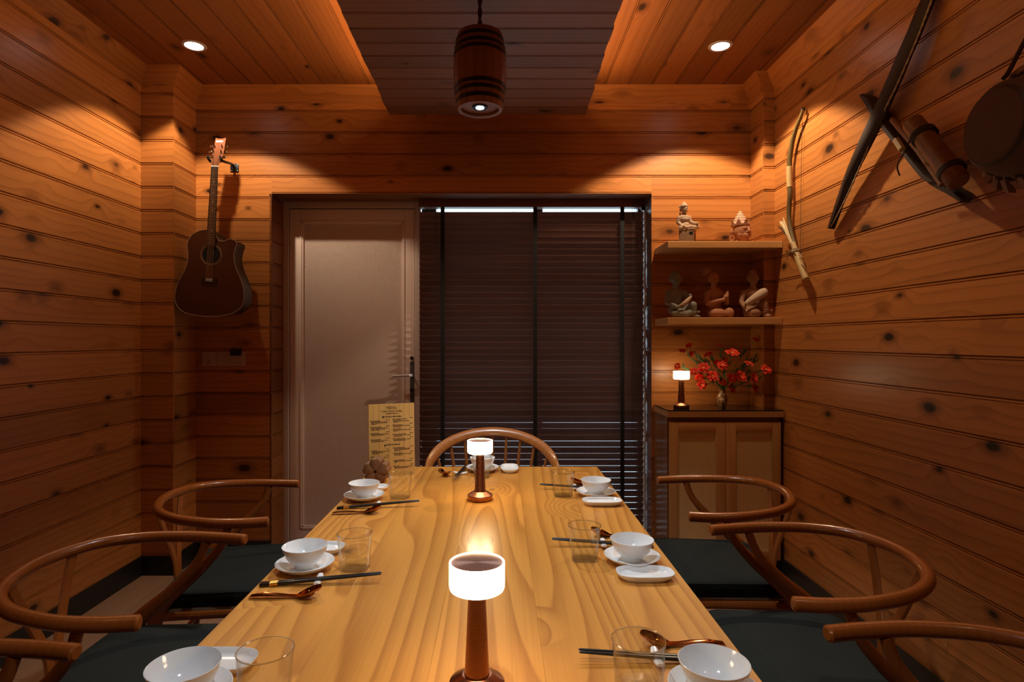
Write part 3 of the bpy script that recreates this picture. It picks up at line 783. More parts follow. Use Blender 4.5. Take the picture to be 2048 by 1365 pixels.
# ------------------------------------------------------------------ hoop-back chair at the far end
hc = thing('hoop_chair', 'brown wooden hoop-back spindle chair at the far end of the table', 'chair', (-0.037, 2.86, 0))
hoop = []
for i in range(41):
    a = PI * (1 - i / 40); c_, s_ = math.cos(a), math.sin(a)
    hoop.append(Vector((0.300 * c_, -0.12 + 0.22 * s_, 0.695 + 0.160 * (s_ ** 0.9))))
hoop = [Vector((-0.300, -0.20, 0.62))] + hoop + [Vector((0.300, -0.20, 0.62))]
b = MB(); b.tube(hoop, 0.0125, 12, flat=1.9, up=(0, 0.55, 1)); b.build('hoop_rail', HOOPW, hc)
sp = [-0.88, -0.68, -0.46, -0.23, 0.0, 0.23, 0.46, 0.68, 0.88]
for u in sp:
    a = math.acos(u); top = Vector((0.300 * u, -0.12 + 0.22 * math.sin(a), 0.68 + 0.160 * math.sin(a) ** 0.9))
    MB().tube([(u * 0.20, 0.13 * math.sin(a) - 0.02, 0.44), ((u * 0.20 + top.x) / 2, (0.13 * math.sin(a) - 0.02 + top.y) / 2, 0.56), top], [0.007, 0.0095, 0.006], 10).build('spindle', HOOPW, hc)
for s in (-1, 1):
    MB().tube([(s * 0.23, -0.17, 0.44), (s * 0.27, -0.19, 0.54), (s * 0.30, -0.19, 0.64)], [0.012, 0.016, 0.010], 12).build('arm_post', HOOPW, hc)
    for y, yo in ((-0.16, -0.21), (0.14, 0.22)): MB().tube([(s * 0.20, y, 0.42), (s * 0.225, (y + yo) / 2, 0.2), (s * 0.245, yo, 0.0)], [0.014, 0.019, 0.012], 12).build('leg', HOOPW, hc)
    MB().tube([(s * 0.225, -0.18, 0.2), (s * 0.225, 0.18, 0.2)], 0.010, 10).build('stretcher', HOOPW, hc)
MB().tube([(-0.225, 0, 0.2), (0.225, 0, 0.2)], 0.010, 10).build('stretcher', HOOPW, hc)
seat = [(0.245 * math.cos(2 * PI * i / 32), 0.0 + 0.235 * math.sin(2 * PI * i / 32)) for i in range(32)]
MB().rings([[(x * 0.93, y * 0.93, 0.415) for x, y in seat], [(x, y, 0.428) for x, y in seat], [(x, y, 0.44) for x, y in seat], [(x * 0.95, y * 0.95, 0.449) for x, y in seat], [(x * 0.6, y * 0.6, 0.444) for x, y in seat]]).build('seat', HOOPW, hc)
# ------------------------------------------------------------------ tableware
MS = {}
def once(name, fn):
    if name not in MS: MS[name] = fn()
    return MS[name]
def bowl_mesh():
    return MB().lathe([(0.0, 0.002), (0.020, 0.002), (0.0205, 0.0), (0.023, 0.0), (0.0235, 0.007), (0.027, 0.0095), (0.036, 0.0165), (0.0445, 0.027), (0.0505, 0.041), (0.0537, 0.0518), (0.0541, 0.0530), (0.0531, 0.0534),
                       (0.0522, 0.0520), (0.0488, 0.0405), (0.0425, 0.0275), (0.034, 0.0180), (0.022, 0.0125), (0.0, 0.0115)], 64).mesh('bowl', 40)
def saucer_mesh():
    return MB().lathe([(0.0, 0.001), (0.036, 0.0), (0.038, 0.0015), (0.052, 0.0065), (0.063, 0.0135), (0.0692, 0.0192), (0.0697, 0.0203), (0.0685, 0.0207), (0.061, 0.0152), (0.050, 0.0085), (0.045, 0.0065), (0.0, 0.006)], 72).mesh('saucer', 40)
def sup(a, b, e, z, n=56):
    out = []
    for i in range(n):
        t = 2 * PI * i / n; c, s = math.cos(t), math.sin(t)
        out.append((a * math.copysign(abs(c) ** (2 / e), c), b * math.copysign(abs(s) ** (2 / e), s), z))
    return out
def plate_mesh():
    a, b = 0.0675, 0.0385
    return MB().rings([sup(a * .78, b * .70, 3, 0.0), sup(a * .80, b * .73, 3, 0.0015), sup(a * .93, b * .90, 3, 0.008), sup(a, b, 3, 0.0152), sup(a * .995, b * .99, 3, 0.0166), sup(a * .975, b * .96, 3, 0.0160), sup(a * .90, b * .86, 3, 0.0085), sup(a * .76, b * .66, 3, 0.0055), sup(a * .3, b * .25, 3, 0.0050)]).mesh('dish', 40)
def glass_mesh():
    Ls = [sup(0.0285, 0.0285, 4.2, 0.0), sup(0.0318, 0.0318, 4.4, 0.0015), sup(0.0330, 0.0330, 4.4, 0.005), sup(0.0338, 0.0338, 4.0, 0.018), sup(0.0362, 0.0362, 3.2, 0.042), sup(0.0392, 0.0392, 2.4, 0.066), sup(0.0418, 0.0418, 2.0, 0.084), sup(0.0424, 0.0424, 2.0, 0.0868),
          sup(0.0419, 0.0419, 2.0, 0.0876), sup(0.0412, 0.0412, 2.0, 0.0868), sup(0.0405, 0.0405, 2.0, 0.083), sup(0.0378, 0.0378, 2.4, 0.066), sup(0.0346, 0.0346, 3.0, 0.042), sup(0.0315, 0.0315, 3.6, 0.024), sup(0.0328, 0.0328, 4.0, 0.0185), sup(0.0326, 0.0326, 4.2, 0.008), sup(0.0316, 0.0316, 4.2, 0.0022), sup(0.0284, 0.0284, 4.0, 0.0006)]
    return MB().rings(Ls).mesh('tumbler', 50)
def rim_mesh():
    return MB().lathe([(0.0418 + 0.0011 * math.cos(a), 0.0876 + 0.0011 * math.sin(a)) for a in [2 * PI * i / 8 for i in range(8)]], 56, close=True).mesh('rim', 80)
def base_mesh():
    return MB().rings([sup(0.0280, 0.0280, 4.0, 0.0012), sup(0.0312, 0.0312, 4.2, 0.003), sup(0.0322, 0.0322, 4.2, 0.010), sup(0.0322, 0.0322, 4.0, 0.0165), sup(0.026, 0.026, 3.2, 0.0152), sup(0.006, 0.006, 2, 0.0150)]).mesh('thick_base', 50)
def stick_mesh():       # lies along +x, handle at 0
    b = MB(); L = 0.272
    st = [(0, 0.0030, 4), (0.0015, 0.0037, 5), (0.10, 0.0036, 4.5), (0.2, 0.0029, 2.6), (0.268, 0.0021, 2), (L, 0.0014, 2)]
    b.rings([[(x, y, z) for y, z, _ in sup(h, h, e, 0, 16)] for x, h, e in st]); return b.mesh('chopstick', 35)
def band_mesh():
    b = MB(); b.rings([[(x, y, z) for y, z, _ in sup(0.00385, 0.00385, 5, 0, 16)] for x in (0.022, 0.040)]); return b.mesh('gold_band', 35)
def rest_mesh():
    b = MB(); Ls = []
    for i in range(13):
        u = -1 + i / 6; zc = 0.0048 + 0.0062 * u * u; hw = 0.0080 * (1 - 0.35 * abs(u) ** 5); ht = 0.0046 * (1 - 0.45 * abs(u) ** 4)
        Ls.append([(0.029 * u, y, zc + z) for y, z, _ in sup(hw, ht, 3, 0, 20)])
    return b.rings(Ls).mesh('chopstick_rest', 50)
def spoon_mesh():       # handle end at x = 0, bowl tip at +x
    b = MB(); loops = []
    st = [(0.0, 0.0050, 0.0020, 0.0), (0.003, 0.0065, 0.0045, 0.0004), (0.03, 0.0095, 0.0062, 0.0012), (0.06, 0.0085, 0.0050, 0.0014), (0.085, 0.0065, 0.0030, 0.0015), (0.100, 0.0070, 0.0018, 0.0022), (0.108, 0.0120, 0.0006, 0.007), (0.118, 0.0180, 0.0004, 0.0115),
          (0.129, 0.0205, 0.0022, 0.0135), (0.140, 0.0190, 0.0075, 0.0125), (0.149, 0.0135, 0.0140, 0.009), (0.1545, 0.0060, 0.0195, 0.004), (0.156, 0.0012, 0.022, 0.0012)]
    for x, hw, z, dep in st:
        top = []; N = 10
        for i in range(N + 1):
            v = -1 + 2 * i / N; top.append((x, hw * v, z + dep * v * v + 0.0016))
        bot = [(x, hw * v, z + dep * v * v) for v in [1 - 2 * i / N for i in range(N + 1)]]
        loops.append(top + bot)
    return b.rings(loops).mesh('spoon', 60)
def obj_of(name, fn, mat, label, cat, group, loc, rz=0.0, tilt=0.0):
    o = link(once(name, fn), name, mat); tag(o, label, cat, group)
    o.matrix_world = Matrix.Translation(loc) @ Matrix.Rotation(rz, 4, 'Z') @ Matrix.Rotation(-tilt, 4, 'Y')
    return o
def setting(where, bowl, plate, prz, glass, hand, tip, rest, spoon, srz):
    if bowl:
        obj_of('saucer', saucer_mesh, PORC, 'round white saucer under the rice bowl ' + where, 'saucer', 'saucers on the table', (bowl[0], bowl[1], ZT))
        obj_of('rice_bowl', bowl_mesh, PORC, 'white porcelain rice bowl on a saucer ' + where, 'bowl', 'rice bowls on the table', (bowl[0], bowl[1], ZT + 0.0063))
    if plate: obj_of('oblong_dish', plate_mesh, PORC, 'small oblong white dish ' + where, 'dish', 'oblong dishes on the table', (plate[0], plate[1], ZT), prz)
    if glass:
        tg = obj_of('tumbler', glass_mesh, GLASS, 'clear square-based glass tumbler ' + where, 'glass', 'tumblers on the table', (glass[0], glass[1], ZT), random.uniform(-0.12, 0.12))
        link(once('thick_base', base_mesh), 'thick_base', THICK, tg); link(once('rim', rim_mesh), 'rim', RIMG, tg)
    if hand:
        h = Vector((hand[0], hand[1], 0)); t = Vector((tip[0], tip[1], 0)); rz = math.atan2(t.y - h.y, t.x - h.x)
        u = Vector((math.cos(rz), math.sin(rz), 0)); pn = Vector((-u.y, u.x, 0))
        for s, ww in ((-1, 'front'), (1, 'other')):
            o = obj_of('chopstick', stick_mesh, LACQ, ('black chopstick, ' + ('nearer' if (s < 0) == (math.cos(rz) > 0) else 'farther') + ' one of the pair ' + where if abs(math.cos(rz)) > 0.5 else 'black chopstick, ' + ('left' if s * math.sin(rz) > 0 else 'right') + ' one of the pair ' + where), 'chopstick', 'chopsticks on the table', (h.x + pn.x * 0.0038 * s, h.y + pn.y * 0.0038 * s, ZT + 0.0040), rz + 0.003 * s, 0.052)
            g = link(once('gold_band', band_mesh), 'gold_band', GOLD, o); g['label'] = 'gold ring round the handle'
        obj_of('chopstick_rest', rest_mesh, PORC, 'little white porcelain chopstick rest ' + where, 'chopstick rest', 'chopstick rests on the table', (rest[0], rest[1], ZT), rz + PI / 2)
    if spoon:
        obj_of('soup_spoon', spoon_mesh, SPOON, 'shiny copper soup spoon ' + where, 'spoon', 'copper spoons on the table', (spoon[0], spoon[1], ZT), srz)
setting('beside the wooden menu board', (-0.478, 2.094), (-0.485, 2.221), 0, (-0.355, 2.1156), (-0.5405, 1.973), (-0.279, 2.008), (-0.4075, 1.994), (-0.54, 1.912), 0.10)
setting('mid-table on the guitar side', (-0.476, 1.4525), (-0.479, 1.574), 0, (-0.356, 1.458), (-0.546, 1.354), (-0.287, 1.382), (-0.4175, 1.369), (-0.5436, 1.290), 0.02)
setting('nearest the viewer, guitar side', (-0.489, 0.920), (-0.485, 1.017), 0, (-0.358, 0.908), None, None, None, None, 0)
setting('at the table corner by the cabinet', (0.3446, 2.139), (0.348, 2.029), 0, (0.227, 2.143), (0.421, 2.222), (0.1505, 2.239), (0.281, 2.231), (0.43, 2.300), PI - 0.05)
setting('mid-table on the cabinet side', (0.3328, 1.500), (0.3413, 1.400), 0, (0.2156, 1.521), (0.413, 1.606), (0.1426, 1.624), (0.281, 1.615), (0.415, 1.690), PI - 0.05)
setting('nearest the viewer, cabinet side', (0.334, 0.929), None, 0, (0.2187, 0.939), (0.409, 1.028), (0.138, 1.038), (0.273, 1.033), (0.412, 1.088), PI + 0.0)
setting('at the table end by the hoop chair', (-0.075, 2.545), (0.041, 2.556), PI / 2, (-0.0744, 2.440), (-0.150, 2.628), (-0.176, 2.36), (-0.164, 2.48), (-0.262, 2.570), -PI / 2 + 0.32)

# ------------------------------------------------------------------ cordless copper lamps
def make_lamp(label, loc):
    t = thing('table_lamp', label, 'lamp', loc, 0, 'cordless copper lamps')
    MB().lathe([(0.0, 0.0), (0.0425, 0.0), (0.0435, 0.002), (0.0440, 0.0035), (0.0440, 0.0170), (0.0432, 0.0183), (0.0235, 0.0305), (0.0, 0.0305)], 64).build('base', COPPER, t, 25)
    MB().lathe([(0.0205, 0.0295), (0.0195, 0.034), (0.0135, 0.164), (0.0135, 0.168)], 48).build('stem', COPPER, t, 25)
    sh = MB().lathe([(0.010, 0.1640), (0.0400, 0.1640), (0.0425, 0.1655), (0.0438, 0.1690), (0.0442, 0.1740), (0.0442, 0.2075), (0.0428, 0.2085), (0.0419, 0.2080), (0.0419, 0.200), (0.010, 0.200)], 64, close=True).build('lamp_shade', SHADE, t, 40)
    MB().lathe([(0.0, 0.2005), (0.0417, 0.2005), (0.0417, 0.2064), (0.0410, 0.2070), (0.0, 0.2070)], 64).build('top_cap', DISC, t, 25)
    return t
l0 = make_lamp('copper table lamp with glowing white shade, standing closest to the viewer', (-0.0366, 0.946, ZT))
l1 = copy_tree(l0); l1.location = (-0.070, 2.091, ZT); l1['label'] = 'copper table lamp with glowing white shade before the hoop chair'
l2 = copy_tree(l0); l2.location = (1.0277, 3.372, 0.9255); l2['label'] = 'small copper lamp with glowing shade on the cabinet beside the red flowers'

# ------------------------------------------------------------------ menu board and its flower-shaped stand
mA = Vector((-0.531, 2.412, ZT)); mB = Vector((-0.354, 2.478, ZT)); mu = (mB - mA).normalized(); mw = (mB - mA).length; mh = 0.297
mn = Vector((mu.y, -mu.x, 0))
up = (Vector((0, 0, 1)) - mn * 0.06).normalized()
mo = bpy.data.objects.new('menu_board', None); COL.objects.link(mo)
tag(mo, 'upright bamboo menu board with dark printed text beside a flower-shaped stand', 'menu')
mo.matrix_world = frame((mA.x, mA.y, ZT), mu, mn.cross(-mu) if False else Vector((0, 0, 1)).cross(mu))
mo.matrix_world = Matrix.Translation(mA) @ Matrix((mu, -mn, Vector((0, 0, 1)))).transposed().to_4x4() @ Matrix.Rotation(-0.06, 4, 'X')
# local frame: x along the width, y away from the reader, z up
nb = 9
for i in range(nb):
    a = mw * i / nb; c = mw * (i + 1) / nb
    MB().box(a + 0.00015, c - 0.00015, 0, 0.012, 0, mh, 0.0006).build('strip', MENUW, mo, 0)
def words(b, x0, x1, z, h, dens=0.85):
    x = x0
    while x < x1 - 0.002:
        w = min(random.uniform(0.0025, 0.0085), x1 - x)
        y = -0.0004
        b.add([(x, y, z), (x + w, y, z), (x + w, y, z + h), (x, y, z + h)], [(0, 1, 2, 3)])
        x += w + random.uniform(0.0008, 0.0016)
def text(s, size, x, z, name, parent, mat, align='CENTER', xs=1.0, y=-0.0005):
    cu = bpy.data.curves.new('lettering', 'FONT'); cu.body = s; cu.size = size; cu.align_x = align; cu.extrude = 0.0002; cu.resolution_u = 2
    o = bpy.data.objects.new('lettering', cu); COL.objects.link(o)
    me = bpy.data.meshes.new_from_object(o.evaluated_get(bpy.context.evaluated_depsgraph_get()))
    bpy.data.objects.remove(o)
    return link(me, name, mat, parent, m=Matrix.Translation((x, y, z)) @ Matrix.Rotation(PI / 2, 4, 'X') @ Matrix.Diagonal((xs, 1, 1, 1)))
def mv(u, v):      # menu crop coordinates -> board coordinates
    return (u - 265) / 665 * mw, mh * (1 - (v - 150) / 1010)
x, z = mv(600, 222); text('MENU', 0.0165, x, z, 'title', mo, INK)
x, z = mv(597, 262); text('Chicken Culinary Heritage', 0.0112, x, z, 'subtitle', mo, INK, xs=0.72)
b = MB()
x, z = mv(600, 290); words(b, x - 0.024, x + 0.026, z, 0.003)
for (u0, v, u1) in ((495, 335, 740), (525, 725, 715)):
    xa, z = mv(u0, v); xb, _ = mv(u1, v); words(b, xa, xb, z, 0.0042)
LEFT = [(375, [(285, 430), (300, 545), (300, 540), (300, 380)]), (460, [(285, 450), (300, 540), (300, 500), (300, 420)]), (545, [(285, 420), (300, 545), (300, 480)]), (632, [(285, 435), (300, 540), (300, 480)]), (785, [(290, 385), (310, 565), (310, 470), (310, 415)]), (868, [(290, 460), (310, 560), (310, 450)])]
RIGHT = [(360, [(605, 820), (620, 745), (620, 850), (620, 690)]), (440, [(605, 760), (620, 865), (620, 745)]), (498, [(605, 740), (620, 880), (620, 690)]), (572, [(605, 800), (620, 890), (620, 750)]), (632, [(605, 780), (620, 880), (620, 800)]), (760, [(605, 780), (630, 870), (630, 855), (630, 730)]), (835, [(610, 745), (630, 890), (630, 750)]), (935, [(610, 770), (630, 885), (630, 670)]), (1015, [(610, 700), (630, 895), (630, 830)])]
for colm, pu in ((LEFT, 515), (RIGHT, 865)):
    for v, lines in colm:
        for i, (u0, u1) in enumerate(lines):
            xa, z = mv(u0, v + 14 * i); xb, _ = mv(u1, 0); words(b, xa, xb, z - 0.003, 0.0026)
        xa, z = mv(pu, v - 10); xb, _ = mv(pu + 42, 0); words(b, xa, xb, z - 0.002, 0.0026)
stuff(b.build('printed_lines', INK, mo, 0))
for u, v in ((473, 330), (502, 725)):
    x, z = mv(u, v); MB().lathe([(0.0, 0.0), (0.0042, 0.0), (0.0042, 0.0004), (0.0, 0.0004)], 20, m=Matrix.Translation((x, 0.0, z)) @ Matrix.Rotation(PI / 2, 4, 'X')).build('bullet', INK, mo, 0)
fs = thing('flower_stand', 'dark carved wooden five-petal flower block holding the menu board', 'stand', (-0.487, 2.335, ZT), -0.05)
# petals: rounded wedges standing on edge, seen from the front
for i in range(5):
    a = PI / 2 + 2 * PI * i / 5
    R = Matrix.Rotation(a - PI / 2, 2)
    pet = catmull([(0, 0.002, 0), (0.016, 0.019, 0), (0.0225, 0.038, 0), (0.013, 0.0505, 0), (0, 0.048, 0), (-0.013, 0.0505, 0), (-0.0225, 0.038, 0), (-0.016, 0.019, 0)], 4, closed=True)
    P = [R @ Vector((p.x, p.y)) for p in pet]
    P = [(p.x, p.y) for p in P]
    m = Matrix.Translation((0, 0.0, 0.0465)) @ Matrix.Rotation(PI / 2, 4, 'X')
    mb = MB(); c = [sum(p[0] for p in P) / len(P), sum(p[1] for p in P) / len(P)]
    sh = lambda f, z: [m @ Vector((c[0] + (p[0] - c[0]) * f, c[1] + (p[1] - c[1]) * f, z)) for p in P]
    mb.rings([sh(0.98, -0.045), sh(0.98, 0.008), sh(0.90, 0.014), sh(0.55, 0.0165)]); mb.build('petal', FLOWERW, fs, 45)

# ------------------------------------------------------------------ cabinet
YC = 3.27; kc = YC / F
cx0, cx1 = 0.9206, 1.549
cab = thing('cabinet', 'small pine cabinet with two cane-panel doors and black glass top in the corner', 'cabinet', (1.235, 3.42, 0))
CM = Matrix.Translation(-cab.location)
def cpart(b, name, mat, parent=None, smooth=0, mm=True):
    o = b.build(name, mat, parent or cab, smooth)
    if parent is None: o.matrix_basis = CM
    return o
def Lpoly(x0, x1, y0):
    return [(x0, y0), (x1, y0), (x1, YCR - 0.002), (XCR - 0.002, YCR - 0.002), (XCR - 0.002, YB - 0.002), (x0, YB - 0.002)]
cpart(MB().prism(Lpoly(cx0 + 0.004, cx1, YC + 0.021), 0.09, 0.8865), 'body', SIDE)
cpart(MB().prism(Lpoly(cx0 + 0.02, cx1 - 0.006, YC + 0.115), 0.0, 0.0898), 'plinth', CABH)
cpart(MB().prism(Lpoly(cx0, cx1 + 0.008, YC - 0.004), 0.887, 0.9185), 'top_board', CABH)
cpart(MB().prism(Lpoly(cx0 + 0.002, cx1 + 0.007, YC - 0.002), 0.9188, 0.9252), 'glass_top', BGLASS)
def zc(py): return H - (py - VY) * kc
for xa, xb, ca, cb in ((0.934, 1.2395, 0.981, 1.187), (1.2415, 1.544, 1.297, 1.498)):
    d = bpy.data.objects.new('door', None); COL.objects.link(d); d.parent = cab; d.location = Vector((xa, YC, 0.098)) - cab.location
    D = Matrix.Translation((-xa, -YC, -0.098))
    z0, z1, q0, q1 = 0.098, 0.859, 0.150, 0.807
    for a, c in ((xa, ca), (cb, xb)): MB().box(a, c, YC, YC + 0.02, z0, z1, 0.0015).build('stile', CABW, d).matrix_basis = D
    for a, c in ((z0, q0), (q1, z1)): MB().box(ca + 0.0003, cb - 0.0003, YC, YC + 0.02, a, c, 0.0015).build('rail', CABH, d).matrix_basis = D
    MB().box(ca - 0.003, cb + 0.003, YC + 0.007, YC + 0.013, q0 - 0.003, q1 + 0.003).build('cane_panel', CANE, d, 0).matrix_basis = D
    b = MB()
    for a, c in ((ca, ca + 0.005), (cb - 0.005, cb)): b.box(a, c, YC + 0.003, YC + 0.009, q0, q1)
    for a, c in ((q0, q0 + 0.005), (q1 - 0.005, q1)): b.box(ca, cb, YC + 0.003, YC + 0.009, a, c)
    b.build('cane_border', DRYB, d, 0).matrix_basis = D
# ------------------------------------------------------------------ shelves
YS = 3.29
for z1, lab in ((1.859, 'upper pine wall shelf carrying the seated statue and the crowned head'), (1.4366, 'lower pine wall shelf carrying three seated figures above the flowers')):
    o = bpy.data.objects.new('wall_shelf', None)
    t = thing('wall_shelf', lab, 'shelf', (1.235, 3.43, z1 - 0.035), 0, 'pine corner shelves')
    b = MB(); P = Lpoly(0.929, XR - 0.003, YS); P2 = [(lerp(1.25, x, 0.996), lerp(3.45, y, 0.993) if y < 3.3 else y) for x, y in P]
    b.rings([[(x, y, z1 - 0.036) for x, y in P], [(x, y, z1 - 0.003) for x, y in P], [(x, y, z1) for x, y in P2]])
    b.build('board', PINE_S, t, 0).matrix_basis = Matrix.Translation(-t.location)

# ------------------------------------------------------------------ statues
def figure(parts, name, mat, parent, vox=0.0024, sm=4):
    b = MB()
    for p in parts:
        if p[0] == 'e': b.ball(p[1], p[2], 18, 12, p[3] if len(p) > 3 else None)
        else:
            a, c, r0, r1 = p[1:5]; b.tube([a, c], [r0, r1], 14); b.ball(a, r0, 14, 10); b.ball(c, r1, 14, 10)
    o = b.build(name, mat, parent, 80)
    m = o.modifiers.new('union', 'REMESH'); m.mode = 'VOXEL'; m.voxel_size = vox; m.use_smooth_shade = True
    s = o.modifiers.new('soften', 'SMOOTH'); s.factor = 0.5; s.iterations = sm
    return o
# seated statue on a carved pedestal --------------------------------
kA = 3.36 / F
def pa(u, v, y=0.0): return ((u - 520) / 13.65 * kA, y, (1243 - v) / 13.65 * kA)
t = thing('seated_statue', 'small sandstone statue sitting cross-legged on a carved pedestal', 'statue', ((1340 + 520 / 13.65 - VX) * kA, 3.375, 1.8592), 0.0)
E = lambda u, v, y, rx, ry, rz: ('e', pa(u, v, y), (rx, ry, rz))
C = lambda a, c, r0, r1: ('c', pa(*a), pa(*c), r0, r1)
figure([E(400, 300, -0.008, 0.0195, 0.0195, 0.0225), E(408, 355, -0.012, 0.015, 0.014, 0.014), E(425, 300, -0.0275, 0.0032, 0.0042, 0.006), E(420, 345, -0.0255, 0.007, 0.003, 0.0022), E(420, 356, -0.0245, 0.006, 0.003, 0.002),
        E(385, 270, -0.0245, 0.0055, 0.003, 0.0018), E(455, 270, -0.0235, 0.005, 0.003, 0.0018), E(372, 253, -0.0245, 0.0065, 0.003, 0.0012), E(452, 253, -0.0235, 0.006, 0.003, 0.0012), E(295, 330, -0.002, 0.0035, 0.004, 0.012), E(492, 330, 0.0, 0.003, 0.004, 0.012),
        C((400, 420, -0.004), (400, 480, 0.0), 0.013, 0.016), E(405, 540, -0.002, 0.030, 0.019, 0.020), E(410, 585, -0.010, 0.024, 0.013, 0.013), E(420, 680, 0.0, 0.022, 0.017, 0.026), E(430, 740, -0.002, 0.026, 0.020, 0.015),
        C((285, 540, 0.0), (250, 660, 0.004), 0.0135, 0.012), C((250, 660, 0.004), (320, 780, -0.020), 0.0115, 0.008), E(345, 790, -0.028, 0.010, 0.009, 0.006),
        C((545, 530, 0.004), (585, 650, 0.002), 0.0125, 0.011), C((585, 650, 0.002), (680, 715, -0.02), 0.0105, 0.008), E(725, 720, -0.026, 0.009, 0.009, 0.0075),
        C((430, 810, 0.002), (290, 835, -0.012), 0.015, 0.011), C((290, 828, -0.014), (560, 822, -0.038), 0.0115, 0.010), C((450, 805, 0.002), (760, 800, -0.012), 0.016, 0.0125), C((760, 805, -0.014), (430, 835, -0.036), 0.012, 0.009), E(300, 832, -0.026, 0.012, 0.008, 0.006)], 'body', SAND, t)
MB().lathe([(0.0215, 0.0), (0.0218, 0.006), (0.0205, 0.009), (0.016, 0.014), (0.0145, 0.018), (0.010, 0.0225), (0.006, 0.0285), (0.0, 0.031)], 24, c=pa(392, 250, -0.008)).build('crown', SAND, t)
b = MB()
for i in range(14):
    a = 2 * PI * i / 14; c = pa(392, 236, -0.008); b.ball((c[0] + 0.0215 * math.cos(a), c[1] + 0.0215 * math.sin(a), c[2]), 0.0028, 8, 6)
stuff(b.build('crown_beads', SAND, t))
for u, v, h in ((285, 230, 0.008), (300, 440, 0.012)): MB().ball(pa(u, v, 0.002), (0.005, 0.003, h), 10, 8).build('ear_ornament', SAND, t)
R = Matrix.Translation((pa(500, 880)[0], 0.0, 0)) @ Matrix.Rotation(-0.50, 4, 'Z')
hz = pa(0, 868)[2]
MB().box(-0.040, 0.040, -0.040, -0.030, 0.0, hz - 0.006, 0.0015, R).build('carved_front', CARVED, t)
b = MB(); b.box(-0.044, 0.044, -0.042, 0.036, hz - 0.007, hz, 0.002, R)
b.build('pedestal_top', SAND, t)
b = MB()
for x in (-0.0395, 0.0295):
    for y in (-0.0295, 0.021): b.box(x, x + 0.0105, y, y + 0.012, 0.0, hz - 0.0075, 0.001, R)
    b.box(x, x + 0.0105, -0.018, 0.021, hz - 0.022, hz - 0.0075, 0.001, R)
b.build('pedestal_post', CLAY, t)
MB().box(0.018, 0.0385, -0.0412, -0.0395, hz - 0.034, hz - 0.018, 0.0, R).build('recess_shade', HOLE_SHADE, t, 0)  # dark slab on the carved front, painted shade of a hollow
# crowned head -------------------------------------------------------
kB = 3.37 / F
def pb(u, v, y=0.0): return ((u - 650) / 15.16 * kB, y, (1245 - v) / 15.16 * kB)
t = thing('crowned_head', 'terracotta head with tall tiered crown on the upper shelf', 'statue', ((1440 + 650 / 15.16 - VX) * kB, 3.385, 1.8592))
E = lambda u, v, y, rx, ry, rz: ('e', pb(u, v, y), (rx, ry, rz))
C = lambda a, c, r0, r1: ('c', pb(*a), pb(*c), r0, r1)
figure([E(680, 850, 0.0, 0.046, 0.047, 0.052), E(725, 980, -0.012, 0.036, 0.034, 0.040), E(745, 1110, -0.030, 0.014, 0.012, 0.010), E(600, 990, -0.024, 0.018, 0.016, 0.022), E(855, 980, -0.018, 0.016, 0.016, 0.022),
        C((680, 1040, 0.006), (670, 1215, 0.010), 0.030, 0.034),
        C((792, 800, -0.046), (800, 905, -0.056), 0.0050, 0.0085), E(770, 925, -0.049, 0.0065, 0.006, 0.0045), E(838, 925, -0.046, 0.006, 0.006, 0.0045),
        E(690, 770, -0.044, 0.017, 0.005, 0.0030), E(838, 765, -0.036, 0.013, 0.006, 0.0030), E(680, 815, -0.0455, 0.012, 0.0045, 0.0055), E(842, 808, -0.037, 0.010, 0.0055, 0.0055),
        E(765, 1005, -0.0475, 0.017, 0.006, 0.0042), E(765, 1040, -0.0465, 0.015, 0.006, 0.0055), E(380, 890, 0.002, 0.008, 0.012, 0.016), E(385, 1000, 0.004, 0.006, 0.008, 0.018), C((390, 1050, 0.012), (420, 1215, 0.012), 0.010, 0.013), C((900, 1050, 0.016), (890, 1215, 0.014), 0.009, 0.012)], 'face', TERRA, t, 0.0022, 3)
co = pb(655, 690, 0.004)
MB().lathe([(0.0465, -0.004), (0.0470, 0.006), (0.043, 0.012), (0.037, 0.024), (0.0378, 0.027), (0.030, 0.040), (0.0308, 0.043), (0.0215, 0.056), (0.0223, 0.059), (0.0132, 0.070), (0.0138, 0.073), (0.007, 0.080), (0.0, 0.085)], 36, c=co).build('crown', TERRAP, t, 30)
b = MB()
for i in range(34):
    a = 2 * PI * i / 34; b.ball((co[0] + 0.0475 * math.cos(a), co[1] + 0.0475 * math.sin(a), co[2] - 0.002), 0.0034, 8, 6)
    b.ball((co[0] + 0.0480 * math.cos(a + 0.09), co[1] + 0.0480 * math.sin(a + 0.09), co[2] + 0.005), 0.0030, 8, 6)
stuff(b.build('crown_beads', TERRA, t))
for i in range(7):          # pointed leaves of the crown
    a = -PI / 2 + 0.33 + 2 * PI * i / 7
    b = MB(); ux = Vector((-math.sin(a), math.cos(a), 0)); uo = Vector((math.cos(a), math.sin(a), 0)); base = Vector(co) + uo * 0.046 + Vector((0, 0, 0.006))
    for r, w in ((0, 5), (1, 4), (2, 3), (3, 2), (4, 1)):
        for q in range(w): b.ball(base + ux * (0.0062 * (q - (w - 1) / 2)) + Vector((0, 0, 0.0060 * r)) + uo * (0.0006 * r - 0.004 * (abs(q - (w - 1) / 2) / 2) ** 2), 0.0037, 8, 6)
    b.build('crown_leaf', TERRA, t)
